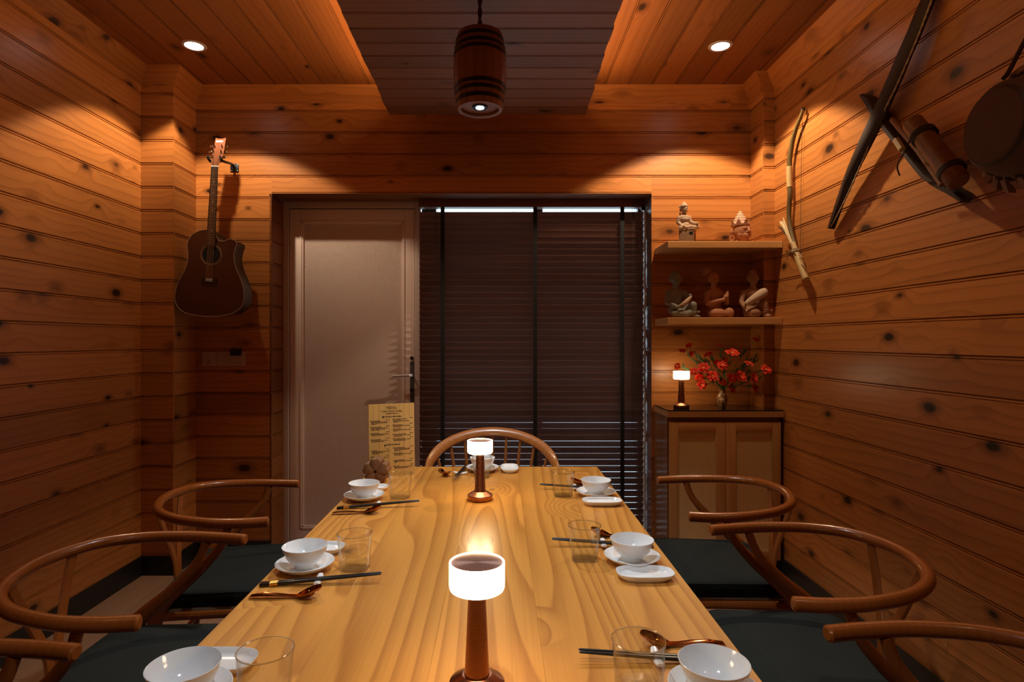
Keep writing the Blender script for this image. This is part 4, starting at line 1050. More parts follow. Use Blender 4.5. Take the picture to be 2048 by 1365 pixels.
# three figures on the lower shelf ------------------------------------
kS = 3.385 / F
def mk(u0):
    def P(u, v, y=0.0): return ((u - u0) / 7.585 * kS, y, (801 - v) / 7.585 * kS)
    E = lambda u, v, y, rx, ry, rz: ('e', P(u, v, y), (rx, ry, rz))
    C = lambda a, c, r0, r1: ('c', P(*a), P(*c), r0, r1)
    return P, E, C
def sx(u0): return (1310 + u0 / 7.585 - VX) * kS
P, E, C = mk(400)
t = thing('stone_musician', 'dark grey stone figure with one raised knee, nearest the window blind', 'statue', (sx(400), 3.40, 1.4368))
figure([E(325, 195, 0.0, 0.030, 0.030, 0.036), E(340, 250, -0.008, 0.022, 0.022, 0.020), E(350, 215, -0.031, 0.005, 0.006, 0.008), E(345, 262, -0.026, 0.010, 0.004, 0.003), E(318, 190, -0.028, 0.008, 0.004, 0.003), E(375, 190, -0.026, 0.007, 0.004, 0.003), E(238, 210, 0.004, 0.005, 0.008, 0.014), E(420, 215, 0.006, 0.004, 0.008, 0.014), E(310, 125, 0.006, 0.020, 0.020, 0.018),
        C((330, 300, 0.004), (330, 360, 0.006), 0.016, 0.02), E(335, 430, 0.006, 0.047, 0.028, 0.034), E(335, 540, 0.006, 0.038, 0.028, 0.040), E(345, 680, 0.010, 0.050, 0.036, 0.034),
        C((230, 410, 0.006), (200, 560, 0.0), 0.018, 0.016), C((200, 560, 0.0), (320, 640, -0.040), 0.015, 0.011), C((455, 410, 0.004), (520, 500, -0.02), 0.017, 0.014), C((520, 500, -0.02), (510, 465, -0.045), 0.013, 0.010),
        C((320, 735, -0.01), (470, 735, -0.052), 0.0235, 0.0215), C((300, 730, -0.02), (420, 745, -0.055), 0.022, 0.022), C((420, 720, 0.0), (552, 610, -0.045), 0.026, 0.0215), C((552, 615, -0.050), (556, 740, -0.050), 0.0205, 0.0155), C((558, 775, -0.050), (620, 785, -0.070), 0.0105, 0.008), E(635, 715, -0.045, 0.009, 0.009, 0.008)], 'body', GREYS, t, 0.003)
o = MB().tube(catmull([P(330, 625, -0.058), P(420, 575, -0.066), P(515, 480, -0.060)], 4), [0.005, 0.006, 0.009, 0.011, 0.012, 0.012, 0.011, 0.009, 0.005], 10).build('instrument', SAND, t); o['label'] = 'pale curved instrument held across the lap'
MB().lathe([(0.017, -0.003), (0.0195, 0.0), (0.017, 0.003)], 20, c=P(556, 718, -0.050)).build('bangle', GREYS, t)
P, E, C = mk(970)
t = thing('kneeling_figure', 'kneeling clay figure with folded arms and fan-shaped hair, in the middle', 'statue', (sx(970), 3.40, 1.4368))
figure([E(905, 190, 0.0, 0.029, 0.029, 0.036), E(905, 245, -0.008, 0.021, 0.021, 0.019), E(912, 205, -0.031, 0.005, 0.006, 0.008), E(910, 252, -0.027, 0.010, 0.004, 0.003), E(880, 178, -0.028, 0.008, 0.004, 0.003), E(940, 178, -0.028, 0.008, 0.004, 0.003), E(985, 205, 0.004, 0.004, 0.008, 0.014), E(828, 205, 0.004, 0.004, 0.008, 0.014),
        C((905, 290, 0.004), (910, 360, 0.006), 0.015, 0.019), E(920, 430, 0.006, 0.050, 0.027, 0.034), E(930, 560, 0.008, 0.038, 0.028, 0.048), E(950, 700, 0.012, 0.050, 0.034, 0.034),
        C((800, 430, 0.004), (800, 580, -0.012), 0.016, 0.015), C((800, 580, -0.012), (1010, 530, -0.045), 0.0145, 0.011), C((1060, 430, 0.004), (1092, 570, -0.012), 0.016, 0.015), C((1092, 570, -0.012), (1060, 500, -0.045), 0.014, 0.011), E(1040, 490, -0.046, 0.013, 0.012, 0.014), C((1060, 480, -0.045), (1075, 410, -0.040), 0.011, 0.008),
        C((900, 730, 0.0), (930, 735, -0.048), 0.030, 0.027), E(935, 735, -0.045, 0.042, 0.030, 0.027), C((1050, 730, 0.0), (1095, 735, -0.042), 0.028, 0.026), E(1100, 725, -0.040, 0.027, 0.028, 0.029)], 'body', TERRA, t, 0.003)
for i in range(7):
    a = math.radians(80 + i * 18); c = P(855, 110, 0.008)
    d = Vector((math.cos(a), 0, math.sin(a)))
    MB().tube([Vector(c), Vector(c) + d * 0.020, Vector(c) + d * 0.040 + Vector((-0.006, 0, -0.006))], [0.007, 0.009, 0.004], 10).build('hair_lock', CLAY, t)
P, E, C = mk(1490)
t = thing('drum_player', 'clay figure with one raised knee holding a long drum, beside the corner pillar', 'statue', (sx(1490), 3.365, 1.4368))
figure([E(1480, 195, 0.014, 0.030, 0.030, 0.037), E(1480, 250, 0.006, 0.022, 0.022, 0.020), E(1478, 215, -0.018, 0.005, 0.006, 0.008), E(1478, 258, -0.014, 0.010, 0.004, 0.003), E(1450, 188, -0.014, 0.008, 0.004, 0.003), E(1508, 188, -0.014, 0.008, 0.004, 0.003), E(1478, 110, 0.018, 0.022, 0.022, 0.018), E(1395, 200, 0.016, 0.005, 0.008, 0.016), E(1565, 200, 0.016, 0.005, 0.008, 0.016),
        C((1480, 300, 0.016), (1480, 360, 0.016), 0.016, 0.02), E(1470, 430, 0.016, 0.052, 0.028, 0.034), E(1465, 560, 0.016, 0.042, 0.029, 0.045), E(1465, 690, 0.016, 0.052, 0.034, 0.036),
        C((1330, 420, 0.012), (1290, 560, 0.002), 0.017, 0.015), C((1290, 560, 0.002), (1300, 640, -0.030), 0.014, 0.011), E(1300, 640, -0.034, 0.010, 0.010, 0.016), C((1590, 420, 0.012), (1620, 500, -0.010), 0.016, 0.013),
        C((1400, 740, 0.0), (1440, 735, -0.040), 0.028, 0.026), E(1440, 730, -0.036, 0.038, 0.030, 0.029), C((1540, 720, 0.006), (1590, 575, -0.030), 0.028, 0.023), C((1585, 590, -0.034), (1610, 745, -0.036), 0.0245, 0.0195), C((1610, 770, -0.040), (1630, 782, -0.062), 0.014, 0.0115), E(1695, 700, -0.034, 0.008, 0.009, 0.010)], 'body', CLAY, t, 0.003)
o = MB().tube([P(1300, 600, -0.042), P(1330, 585, -0.046), P(1450, 505, -0.048), P(1570, 430, -0.040), P(1610, 405, -0.036)], [0.010, 0.017, 0.024, 0.026, 0.020], 18).build('drum', SAND, t); o['label'] = 'long tapered drum across the lap'
for v in (690, 715): MB().lathe([(0.019, -0.003), (0.0225, 0.0), (0.019, 0.003)], 20, c=P(1602, v, -0.036)).build('bangle', CLAY, t)

# ------------------------------------------------------------------ red daisies
YVs = 3.462; kv = YVs / F
vx, vz = (1340 + 835 / 8.027 - VX) * kv, 0.9253
v = thing('flower_vase', 'small mottled brown vase holding red daisies on the cabinet', 'vase', (vx, YVs, vz))
MB().lathe([(0.0, 0.0), (0.017, 0.0), (0.019, 0.002), (0.026, 0.020), (0.0295, 0.040), (0.0285, 0.056), (0.021, 0.072), (0.0165, 0.080), (0.0165, 0.088), (0.021, 0.096), (0.0195, 0.0965), (0.0145, 0.088), (0.0145, 0.079), (0.0195, 0.068), (0.0255, 0.050), (0.022, 0.020), (0.0, 0.006)], 36).build('body', VASE, v, 50)
FL = [
    (805, 272, 62, 3.4, 'daisy edge-on high over the middle of the bouquet'),
    (1000, 372, 92, 3.300, 'largest red daisy, facing up at the top middle of the bouquet'),
    (880, 478, 46, 3.42, 'small deep red daisy just above the brightest bloom'),
    (765, 540, 60, 3.41, 'red daisy overlapping the upper left of the middle bloom'),
    (845, 565, 82, 3.315, 'bright red daisy in the very middle of the bouquet'),
    (540, 612, 84, 3.315, 'red daisy with pale centre at the upper left, above the lamp glow'),
    (385, 672, 62, 3.315, 'orange-lit daisy right beside the lamp shade'),
    (685, 748, 84, 3.315, 'red daisy left of the vase, second from the lamp'),
    (475, 775, 66, 3.315, 'red daisy low between the lamp shade and the bouquet'),
    (515, 885, 66, 3.315, 'lowest daisy beside the lamp stem'),
    (1000, 778, 72, 3.315, 'red daisy directly above the vase mouth, right of centre'),
    (1135, 752, 86, 3.315, 'red daisy just right of the vase'),
    (1265, 545, 74, 3.31, 'daisy seen edge-on at right of the bouquet'),
    (1370, 160, 52, 3.45, 'single daisy at the very top of the bouquet, apart from the others'),
    (1475, 405, 42, 3.44, 'small red daisy high on the wall side'),
    (1545, 640, 84, 3.315, 'red daisy farthest towards the plank wall'),
    (1350, 775, 76, 3.315, 'red daisy below the one farthest towards the plank wall'),
    (1362, 935, 72, 3.4, 'lowest daisy on the wall side'),
    (1600, 790, 36, 3.42, 'small drooping bud at the outer edge on the wall side'),
    (995, 942, 66, 3.43, 'dark red daisy hanging in shade beside the vase neck'),
    (840, 842, 60, 3.42, 'dark red daisy in shade right above the vase mouth'),
    (620, 400, 62, 3.5, 'dim daisy behind the bouquet, between lamp and top bloom'),
    (340, 392, 52, 3.49, 'dim daisy at the back, above the bloom over the lamp glow'),
    (590, 505, 44, 3.49, 'dim half-hidden daisy behind the upper left blooms'),
    (300, 256, 46, 3.49, 'dim daisy at the top of the shaded upper left spray'),
    (200, 342, 46, 3.48, 'dim daisy at the outer end of the shaded upper left spray'),
    (120, 588, 48, 3.41, 'dark half-closed daisy above the lamp shade'),
    (1528, 292, 28, 3.48, 'tiny dim daisy near the pillar, under the topmost bloom'),
    (1512, 436, 28, 3.45, 'tiny bud just under the small daisy on the wall side'),
]
def petal_mesh():
    b = MB(); n = 6; loops = []
    st = [(0.10, 0.06, 0.0), (0.35, 0.18, 0.05), (0.65, 0.265, 0.08), (0.86, 0.245, 0.055), (0.96, 0.15, 0.02), (1.0, 0.05, 0.0)]
    for r, w, z in st: loops.append([(r, -w, z + 0.03), (r, 0, z), (r, w, z + 0.03), (r, 0, z - 0.02)])
    return b.rings(loops).mesh('petal', 60)
PM = petal_mesh()
mouth = Vector((vx, YVs, vz + 0.094))
CB = MB().ball((0, 0, 0.06), (0.17, 0.17, 0.11), 12, 8).mesh('pistil', 60)
for i, (u, w, r, Y, lab) in enumerate(FL):
    kk = Y / F; c = Vector(((1340 + u / 8.027 - VX) * kk, Y, H - (660 + w / 8.027 - VY) * kk)); R_ = r / 8.027 * kk * 1.22
    out = c - mouth
    nrm = (out.normalized() * 0.75 + Vector((0, -0.75, 0.28)) + Vector((random.uniform(-.3, .3), random.uniform(-.1, .1), random.uniform(-.2, .35)))).normalized()
    if 'edge-on' in lab: nrm = (Vector((0.25, -0.30, 0.92))).normalized()
    if u == 1000 and w == 372: nrm = Vector((0.0, -0.55, 0.83)).normalized()
    t = thing('red_daisy', lab, 'flower', c, 0, 'red daisies in the vase')
    q = nrm.to_track_quat('Z', 'Y').to_matrix().to_4x4() @ Matrix.Rotation(random.uniform(0, 6), 4, 'Z')
    nP = 8
    for k in range(14):
        m = q @ Matrix.Rotation((2 * PI * k / nP if k < 8 else 2 * PI * (k - 8) / 6 + 0.3) + random.uniform(-.1, .1), 4, 'Z') @ Matrix.Rotation(random.uniform(-0.22, 0.10) - (0.35 if k >= 8 else 0), 4, 'Y') @ Matrix.Scale(R_ * random.uniform(0.92, 1.08) * (0.72 if k >= 8 else 1), 4)
        link(PM, 'petal', PETAL, t, m=m)
    link(CB, 'pistil', PISTIL, t, m=q @ Matrix.Scale(R_, 4))
    m0 = mouth + Vector((random.uniform(-.009, .009), random.uniform(-.009, .009), -0.035))
    mid = m0 + Vector((0, 0, 0.05)) + out * 0.45 + Vector((0, 0, 0.012))
    MB().tube(catmull([m0 - c, m0 + Vector((out.x * 0.04, out.y * 0.04, 0.045)) - c, mid - c, -nrm * R_ * 0.3, -nrm * R_ * 0.02], 5), 0.0013, 6).build('stem', STEM, t)
    for _ in range(3):
        d = (out.normalized() + Vector((random.uniform(-.6, .6), random.uniform(-.5, .2), random.uniform(-.2, .6)))).normalized(); a = (mid - c) * random.uniform(0.25, 1.0)
        s = d.cross(Vector((0, 1, 0.2))).normalized()
        pts = [(0, 0.001), (0.014, 0.004), (0.028, 0.005), (0.040, 0.003), (0.050, 0.0006)]
        MB().rings([[a + d * x + s * ww, a + d * x + Vector((0, 0.0008, 0)), a + d * x - s * ww, a + d * x - Vector((0, 0.0008, 0))] for x, ww in pts]).build('leaf', STEM, t)
# ------------------------------------------------------------------ guitar
def gy(z): return 3.325 + (z - 1.45) * 0.060
def gpx(px, py, off=0.0):
    Y = 3.33
    for _ in range(6):
        z = H - (py - VY) * Y / F; Y = gy(z) + off
    return Vector(((px - VX) * Y / F, Y, H - (py - VY) * Y / F))
def gp(u, v, off=0.0): return gpx(340 + u / 3.5, 260 + v / 3.5, off)
def gh(u, v, off=0.0): return gpx(400 + u / 13.65, 260 + v / 13.65, off)
g = thing('acoustic_guitar', 'dark mahogany acoustic guitar with cutaway hanging on the corner wall', 'guitar', (-1.665, 3.38, 1.42))
GM = Matrix.Translation(-g.location)
def gpart(b, name, mat, smooth=35, parent=None):
    o = b.build(name, mat, parent or g, smooth)
    o.matrix_basis = GM if parent is None else Matrix.Identity(4)
    return o
ol = [(262, 700), (205, 708), (150, 742), (122, 800), (126, 870), (122, 930), (98, 995), (62, 1058), (40, 1125), (35, 1185), (52, 1238), (100, 1277), (180, 1299), (270, 1306), (360, 1302), (440, 1284), (494, 1244), (516, 1190), (514, 1108), (488, 1030), (459, 960), (447, 890), (455, 838), (468, 800), (455, 775), (420, 764), (380, 779), (346, 776), (326, 750), (318, 712)]
ol = [(p.x, p.y) for p in catmull([(u, v, 0) for u, v in ol], 4, closed=True)]
cu_, cv_ = 285, 1010
front = [gp(u, v) for u, v in ol]
def inset(f, off):
    return [gp(cu_ + (u - cu_) * f, cv_ + (v - cv_) * f) + Vector((0.006 * off / 0.1, off, 0)) for u, v in ol]
gpart(MB().rings([inset(1.0, 0.002), inset(1.0, 0.03), inset(0.985, 0.100)]), 'side', plain('guitar_side', (0.022, 0.010, 0.007), 0.3))
fz = inset(1.0, 0.0)
gpart(MB().rings([fz, inset(1.0, 0.0022)]), 'soundboard', MAHOG, 20)
gpart(MB().tube([p + Vector((0, -0.0006, 0)) for p in fz], 0.0016, 6, closed=True), 'binding', BIND)
hc_ = (288, 873)
def disc(r0, r1, off, n=48):
    return [[gp(hc_[0] + r * math.cos(2 * PI * i / n), hc_[1] + r * math.sin(2 * PI * i / n), off) for i in range(n)] for r in (r0, r1)]
gpart(MB().rings([disc(1, 60, -0.0012)[0], disc(1, 60, -0.0012)[1]], cap=False), 'sound_hole_shade', HOLE_SHADE, 0)  # flat black disc on the soundboard, painted shade of the hole
for r, c in ((68, BIND), (75, BIND)):
    b = MB(); b.tube([gp(hc_[0] + r * math.cos(2 * PI * i / 60), hc_[1] + r * math.sin(2 * PI * i / 60), -0.0006) for i in range(60)], 0.0011 if r < 70 else 0.0007, 6, closed=True); gpart(b, 'rosette', c)
nut = Vector((313, 257)); brg = Vector((273, 1048))
def nk(t, s, off): # t along neck 0 nut..1 bridge, s across in crop px
    p = nut.lerp(brg, t); d = (brg - nut).normalized(); n = Vector((-d.y, d.x)) * -1
    q = p + n * s
    return gp(q.x, q.y, off)
tE = 0.702
def bar(t0, t1, s0, s1, o0, o1):
    b = MB(); b.rings([[nk(t0, -s0, o1), nk(t0, s0, o1), nk(t0, s0, o0), nk(t0, -s0, o0)], [nk(t1, -s1, o1), nk(t1, s1, o1), nk(t1, s1, o0), nk(t1, -s1, o0)]]); return b
gpart(bar(0.0, tE, 25, 33, -0.010, -0.003), 'fingerboard', EBONY, 0)
gpart(bar(0.0, 0.585, 22, 29, -0.003, 0.016), 'neck', NECKW, 0)
gpart(bar(-0.010, 0.0, 26, 26, -0.0115, -0.002), 'nut', BONE, 0)
for n in range(1, 21):
    t = 1 - 2 ** (-n / 12)
    if t < tE - 0.005:
        w = 25 + 8 * t / tE
        gpart(MB().tube([nk(t, -w, -0.0103), nk(t, w, -0.0103)], 0.0010, 6), 'fret', CHROME)
        if n in (3, 5, 7, 9, 15):
            tm = 1 - 2 ** (-(n - 0.5) / 12); gpart(MB().ball(nk(tm, 0, -0.0101), (0.003, 0.0006, 0.003), 10, 6), 'inlay', BONE)
gpart(bar(0.988, 1.03, 52, 52, -0.008, 0.0), 'bridge', EBONY, 0)
gpart(bar(0.992, 1.001, 25, 25, -0.0105, -0.007), 'saddle', BONE, 0)
b = MB()
for s in range(6): b.ball(nk(1.013, -22 + s * 8.8, -0.0088), 0.0028, 8, 6)
gpart(b, 'bridge_pin', BONE)
posts = [(395, 412), (365, 562), (335, 712), (590, 412), (568, 562), (548, 712)]
for s in range(6):
    pu, pv = posts[s if s < 3 else 8 - s]
    a = nk(0.0, -16 + s * 6.4, -0.0125); c = nk(1.0, -22 + s * 8.8, -0.0115); h = gh(pu, pv, -0.014)
    gpart(MB().tube([h, a, c], 0.00055 if s > 2 else 0.0008, 5), 'string', STRING)
hs = [(430, 215), (500, 236), (570, 242), (640, 236), (708, 214), (672, 480), (640, 640), (600, 770), (545, 870), (508, 990), (288, 990), (305, 880), (318, 790), (345, 640), (385, 450)]
tl = lambda off: [gh(u, v, off) for u, v in hs]
hd = gpart(MB().rings([tl(-0.008), tl(0.008)]), 'headstock', NECKW, 0)
lg = [(438, 290), (625, 290), (628, 336), (436, 336)]
gpart(MB().rings([[gh(u, v, -0.0092) for u, v in lg], [gh(u, v, -0.0075) for u, v in lg]]), 'logo_plate', BONE, 0)
for i, (pu, pv) in enumerate(posts):
    s = -1 if i < 3 else 1
    o = gpart(MB().tube([gh(pu, pv, -0.0075), gh(pu, pv, -0.020)], [0.0038, 0.003], 10), 'tuning_post', CHROME)
    a = gh(pu + s * 10, pv + 20, 0.012); e = gh(pu + s * (115 if s > 0 else 75), pv + 35, 0.014)
    b = MB().tube([a, e], 0.0025, 8); b.ball(e, (0.0105, 0.0045, 0.0075), 12, 8)
    gpart(b, 'tuning_peg', CHROME)
# hanger
wp = at_y(400 + 950 / 13.65, 260 + 1043 / 13.65, YB)
hg = thing('guitar_hanger', 'black metal guitar hanger screwed to the plank wall', 'hanger', wp)
HM = Matrix.Translation(-wp)
MB().box(wp.x - 0.025, wp.x + 0.025, YB - 0.006, YB, wp.z - 0.025, wp.z + 0.025, 0.002).build('plate', STEEL, hg).matrix_basis = HM
fk = gh(575, 835, 0.012)
MB().tube([(wp.x, YB - 0.004, wp.z + 0.004), (wp.x + 0.002, YB - 0.05, wp.z + 0.012), fk + Vector((0.01, 0.03, 0)), fk], 0.0075, 12).build('arm', STEEL, hg).matrix_basis = HM
yk = [gh(205, 720, -0.012), gh(240, 800, -0.002), gh(300, 868, 0.014), gh(430, 880, 0.018), gh(560, 850, 0.014), gh(585, 780, 0.0), gh(560, 765, -0.016)]
MB().tube(catmull(yk, 5), 0.0075, 12).build('yoke', TAPE, hg).matrix_basis = HM
for dx_ in (-1, 1):
    for dz_ in (-1, 1): MB().ball((wp.x + dx_ * 0.018, YB - 0.006, wp.z + dz_ * 0.018), (0.004, 0.002, 0.004), 10, 6).build('screw', CHROME, hg).matrix_basis = HM

# ------------------------------------------------------------------ switch plate
kw = YB / F
def wx(px): return (px - VX) * kw
def wz(py): return H - (py - VY) * kw
sw = thing('switch_plate', 'ivory wall plate with one socket and two switches below the guitar', 'switch', (wx(448.5), YB, wz(718)))
SM = Matrix.Translation(-sw.location)
for a, c in ((405.5, 433.5), (434, 492)):
    MB().box(wx(a), wx(c), YB - 0.009, YB, wz(732), wz(704), 0.002).build('plate', PLASTIC, sw).matrix_basis = SM
for a, c in ((437, 450), (454, 461)): MB().box(wx(a), wx(c), YB - 0.012, YB - 0.009, wz(729), wz(707), 0.001).build('rocker', PLASTIC, sw).matrix_basis = SM
MB().box(wx(464), wx(488), YB - 0.011, YB - 0.009, wz(730), wz(706), 0.001).build('dimmer_cover', PLASTIC, sw).matrix_basis = SM
MB().box(wx(469), wx(485), YB - 0.0118, YB - 0.0108, wz(726.2), wz(725.2)).build('slot', PLINE, sw, 0).matrix_basis = SM
for px, py in ((419.5, 721.5), (417, 725.7), (422, 726)): MB().tube([(wx(px), YB - 0.0085, wz(py)), (wx(px), YB - 0.0096, wz(py))], 0.0034, 10).build('socket_hole_shade', HOLE_SHADE, sw).matrix_basis = SM  # dark dots on the plate, painted shade of the pin holes
tag(MB().box(wx(465.5), wx(485), YB - 0.038, YB - 0.0118, wz(711.5), wz(697), 0.003).build('sensor_box', BLACK), 'little black box fixed to the top of the ivory switch plate', 'box')

# ------------------------------------------------------------------ weapons and drum on the right wall
def q4(u, v, X): return at_x(1540 + u / 3.25, 200 + v / 3.25, X)
bw = thing('wooden_bow', 'slim curved wooden bow with string and pale wrapped grip, nearest the corner', 'bow', q4(150, 620, XR - 0.02))
B_ = Matrix.Translation(-bw.location)
bp = catmull([q4(u, v, XR - 0.028) for u, v in ((214, 62), (200, 110), (172, 180), (146, 270), (130, 370), (126, 450), (127, 540), (130, 620), (124, 700), (126, 790), (146, 890), (178, 990), (206, 1060))], 5)
n = len(bp)
MB().tube(bp, [0.006 + 0.0075 * math.sin(PI * min(1, max(0, i / (n - 1)))) ** 0.6 for i in range(n)], 12).build('limb', grained('mottled_limb', (0.13, 0.085, 0.03), (0.035, 0.02, 0.01), rough=0.4, bands=40, knots=0.3, axis='Z', vary=0.0, tone=0.8), bw).matrix_basis = B_
gr = bp[int(n * 0.40):int(n * 0.545)]
b = MB(); m_ = []
for i in range(len(gr) - 1):
    for k in range(3): m_.append(gr[i].lerp(gr[i + 1], k / 3))
b.tube(m_, [0.0148 + 0.0008 * (i % 2) for i in range(len(m_))], 12); b.build('grip_wrap', DRYB, bw).matrix_basis = B_
MB().tube([q4(212, 72, XR - 0.012), q4(203, 480, XR - 0.012), q4(197, 960, XR - 0.012), bp[-1]], 0.0011, 6).build('bowstring', ROPE, bw).matrix_basis = B_
MB().ball(q4(214, 62, XR - 0.02), (0.012, 0.008, 0.010), 10, 8).build('peg', DARKW, bw).matrix_basis = B_
# arrow bundle
qv = thing('bamboo_quiver', 'split bamboo quiver of pale dry arrows tied with twine, below the slim bow', 'quiver', q4(175, 980, XR - 0.03))
Q_ = Matrix.Translation(-qv.location)
MB().tube([q4(150, 930, XR - 0.048), q4(185, 1040, XR - 0.046), q4(236, 1165, XR - 0.040)], [0.013, 0.0165, 0.017], 14).build('bamboo_tube', DRYB, qv).matrix_basis = Q_
for i in range(9):
    s = Vector((0, random.uniform(-0.012, 0.012), random.uniform(-0.006, 0.006)))
    e = q4(62 + i * 5 + random.uniform(-4, 4), 780 + abs(i - 4) * 6 + random.uniform(-12, 12), XR - 0.055 - 0.002 * (i % 3))
    MB().tube([e, e.lerp(q4(150, 950, XR - 0.05), 0.6) + s * 0.4, q4(168, 1000, XR - 0.047) + s * 0.5], [0.0032, 0.0034, 0.002], 6).build('arrow_shaft', STRAW, qv).matrix_basis = Q_
for e, m in (((45, 815), (90, 845)), ((52, 822), (100, 870))): MB().tube([q4(*e, XR - 0.06), q4(*m, XR - 0.056), q4(130, 910, XR - 0.05)], [0.001, 0.003, 0.002], 6).build('arrow_shaft', ROPE, qv).matrix_basis = Q_
c1 = q4(166, 985, XR - 0.047); ax = (q4(185, 1040, XR - 0.046) - q4(150, 930, XR - 0.048)).normalized()
b = MB()
for j in range(4):
    cc = c1 + ax * (0.005 * (j - 1.5)); e1 = ax.orthogonal().normalized(); e2 = ax.cross(e1)
    b.tube([cc + (e1 * math.cos(a) + e2 * math.sin(a)) * 0.0185 for a in [2 * PI * i / 20 for i in range(20)]], 0.0028, 6, closed=True)
b.tube(catmull([q4(160, 985, XR - 0.066), q4(132, 985, XR - 0.064), q4(116, 1010, XR - 0.060), q4(110, 1038, XR - 0.056)], 4), 0.0028, 6)
b.tube(catmull([q4(185, 990, XR - 0.066), q4(208, 1025, XR - 0.064), q4(190, 1035, XR - 0.060)], 4), 0.0024, 6)
b.build('twine', TWINE, qv).matrix_basis = Q_

def q5(u, v, X): return at_x(1640 + u / 2.843, v / 2.843, X)
XB = XR - 0.062
cb = thing('crossbow', 'large dark wooden crossbow with twisted string hanging across the plank wall', 'crossbow', q5(340, 640, XR - 0.05))
K_ = Matrix.Translation(-cb.location)
# bow limb: flat tapering board
ctr = [((680, -190), 20), ((645, -90), 27), ((607, 0), 33), ((565, 95), 36), ((527, 190), 36), ((478, 300), 36), ((430, 415), 37), ((375, 540), 37), ((320, 665), 38), ((270, 770), 37), ((222, 872), 33), ((180, 965), 27), ((145, 1050), 20), ((100, 1180), 15), ((60, 1300), 12)]
loops = []
for i, ((u, v), w) in enumerate(ctr):
    s = i / (len(ctr) - 1); X = XB + 0.040 * (abs(2 * s - 1) ** 2)
    a = q5(u - w * 0.92, v - w * 0.30, X); c = q5(u + w * 0.92, v + w * 0.30, X)
    d = Vector((0.010, 0, 0)); md = (a + c) / 2
    loops.append([a + d * 0.3, a.lerp(md, 0.5) - d * 1.1, c.lerp(md, 0.5) - d * 1.1, c + d * 0.3, c + d * 1.1, a + d * 1.1])
MB().rings(loops).build('bow_limb', DARKW, cb, 50).matrix_basis = K_
sp_ = catmull([q5(u, v, XB - 0.006 + 0.03 * abs(i - 3) / 3) for i, (u, v) in enumerate(((700, -160), (636, 0), (560, 200), (444, 470), (338, 690), (212, 985), (122, 1180), (64, 1288)))], 14)
b = MB()
for ph in (0, PI):
    b.tube([p + Vector((0.002 * math.cos(ph + i * 1.1), 0.003 * math.sin(ph + i * 1.1), 0.003 * math.cos(ph + i * 1.1))) for i, p in enumerate(sp_)], 0.0026, 6)
b.build('twisted_string', TWINE, cb).matrix_basis = K_
e_ = q5(58, 1285, XB + 0.036)
MB().tube([e_ + Vector((0, 0.012 * math.cos(a), 0.007 * math.sin(a))) for a in [2 * PI * i / 16 for i in range(16)]], 0.0025, 6, closed=True).build('tip_lashing', TWINE, cb).matrix_basis = K_
st = [((248, 540), 12, 14), ((285, 572), 26, 16), ((330, 640), 24, 22), ((400, 730), 22, 22), ((470, 815), 21, 22), ((540, 905), 22, 22), ((620, 1000), 24, 22), ((690, 1050), 26, 22), ((760, 1085), 28, 20), ((835, 1140), 20, 16)]
loops = []
for (u, v), w, dpt in st:
    X = XR - 0.030; a = q5(u - w * 0.75, v + w * 0.62, X); c = q5(u + w * 0.75, v - w * 0.62, X); d = Vector((dpt * 0.0012, 0, 0))
    loops.append([a - d * 0.5, a.lerp(c, 0.25) - d, a.lerp(c, 0.75) - d, c - d * 0.5, c + d * 0.8, a + d * 0.8])
MB().rings(loops).build('stock', DARKW, cb, 50).matrix_basis = K_
MB().tube([q5(410, 680, XR - 0.075), q5(560, 850, XR - 0.075), q5(700, 1050, XR - 0.07)], [0.010, 0.012, 0.012], 10).build('arrow_groove', BAMB, cb).matrix_basis = K_
MB().tube([q5(432, 795, XR - 0.07), q5(468, 850, XR - 0.07)], 0.012, 8).build('bone_latch', DRYB, cb).matrix_basis = K_
# bamboo quiver lashed beside it
bq = thing('bamboo_tube_quiver', 'thick brown bamboo tube lashed along the crossbow stock, below the drum', 'quiver', q5(650, 850, XR - 0.08))
U_ = Matrix.Translation(-bq.location)
p0, p1 = q5(525, 695, XR - 0.085), q5(790, 1035, XR - 0.075)
def along(t): return p0.lerp(p1, t)
MB().tube([along(t) for t in (0, 0.012, 0.02, 0.24, 0.25, 0.26, 0.80, 0.81, 0.82, 0.98, 1.0)], [0.030, 0.0335, 0.034, 0.034, 0.0365, 0.034, 0.0345, 0.037, 0.0345, 0.034, 0.030], 24).build('tube', BAMB, bq).matrix_basis = U_
ax = (p1 - p0).normalized(); e1 = ax.orthogonal().normalized(); e2 = ax.cross(e1)
for t0, nn in ((0.22, 5), (0.81, 4)):
    b = MB()
    for j in range(nn):
        cc = along(t0 + 0.014 * j) + Vector((0.004, 0, 0)); b.tube([cc + (e1 * math.cos(a) + e2 * math.sin(a)) * 0.0385 for a in [2 * PI * i / 24 for i in range(24)]], 0.0036, 6, closed=True)
    b.build('lashing', ROPE, bq).matrix_basis = U_
MB().tube(catmull([q5(510, 800, XR - 0.12), q5(478, 870, XR - 0.11), q5(446, 925, XR - 0.10), q5(440, 960, XR - 0.09), q5(453, 1000, XR - 0.08)], 5), 0.0028, 6).build('loose_cord', ROPE, bq).matrix_basis = U_

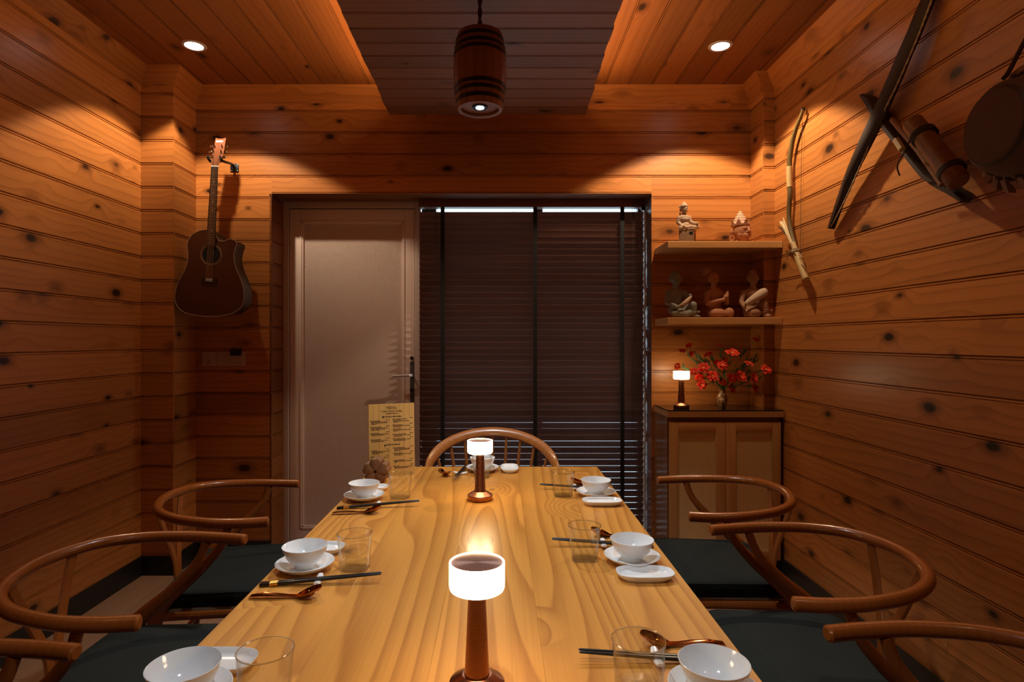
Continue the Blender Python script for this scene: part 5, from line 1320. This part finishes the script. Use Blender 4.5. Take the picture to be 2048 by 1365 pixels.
# drum -----------------------------------------------------------------
XD = 1.30; YD0 = 1.577; ZD = H + (681 - 253) * YD0 / F
dr = thing('hand_drum', 'dark hide drum with a rim of wooden pegs hanging high on the plank wall', 'drum', (XR, YD0, ZD))
RX = Matrix.Rotation(-PI / 2, 4, 'Y')                     # lathe axis points into the room (-x)
dp = XR - XD; zr = XR - 1.385
MB().lathe([(0.0, 0.004), (0.085, 0.004), (0.110, 0.06), (0.126, zr - 0.03), (0.126, zr + 0.01), (0.112, dp - 0.02), (0.098, dp - 0.004), (0.0, dp - 0.004)], 48, m=RX).build('body', DRUMW, dr)
MB().lathe([(0.0, dp + 0.001), (0.07, dp), (0.094, dp - 0.002), (0.1005, dp - 0.008), (0.116, dp - 0.022), (0.130, zr + 0.012), (0.128, zr + 0.012), (0.114, dp - 0.023), (0.099, dp - 0.011), (0.093, dp - 0.0035), (0.0, dp - 0.002)], 64, m=RX).build('drum_skin', SKIN, dr)
rr = [(0.134 + 0.004 * math.sin(i * 1.7), zr + 0.010 + 0.005 * math.sin(i * 2.3), 2 * PI * i / 72) for i in range(72)]
b = MB(); b.tube([RX @ Vector((r * math.cos(a), r * math.sin(a), z)) for r, z, a in rr], 0.0055, 8, closed=True)
b.tube([RX @ Vector(((r - 0.002) * math.cos(a + .05), (r - 0.002) * math.sin(a + .05), z - 0.010)) for r, z, a in rr], 0.005, 8, closed=True)
b.build('rim_rope', ROPE, dr)
for i in range(34):
    a = 2 * PI * i / 34 + random.uniform(-.03, .03); c, s = math.cos(a), math.sin(a)
    ro = random.uniform(0.158, 0.174); zi = zr; w = random.uniform(0.009, 0.014)
    tx = Vector((-s, c, 0)); rd = Vector((c, s, 0))
    def sec(r, z, w, h): return [RX @ (rd * r + tx * w + Vector((0, 0, z + h))), RX @ (rd * r - tx * w + Vector((0, 0, z + h))), RX @ (rd * r - tx * w + Vector((0, 0, z - h))), RX @ (rd * r + tx * w + Vector((0, 0, z - h)))]
    MB().rings([sec(0.128, zi + 0.010, w, 0.004), sec(0.142, zi - 0.002, w, 0.010), sec(ro, zi - random.uniform(0.0, 0.035), w * 0.9, 0.011)]).build('peg', PEGW, dr, 0)
MB().tube(catmull([q5(1045, 445, 1.36), q5(1075, 405, 1.385), q5(1160, 240, 1.48), q5(1260, 50, XR - 0.006)], 5), 0.006, 8).build('strap', ROPE, dr).matrix_basis = Matrix.Translation(-dr.location)
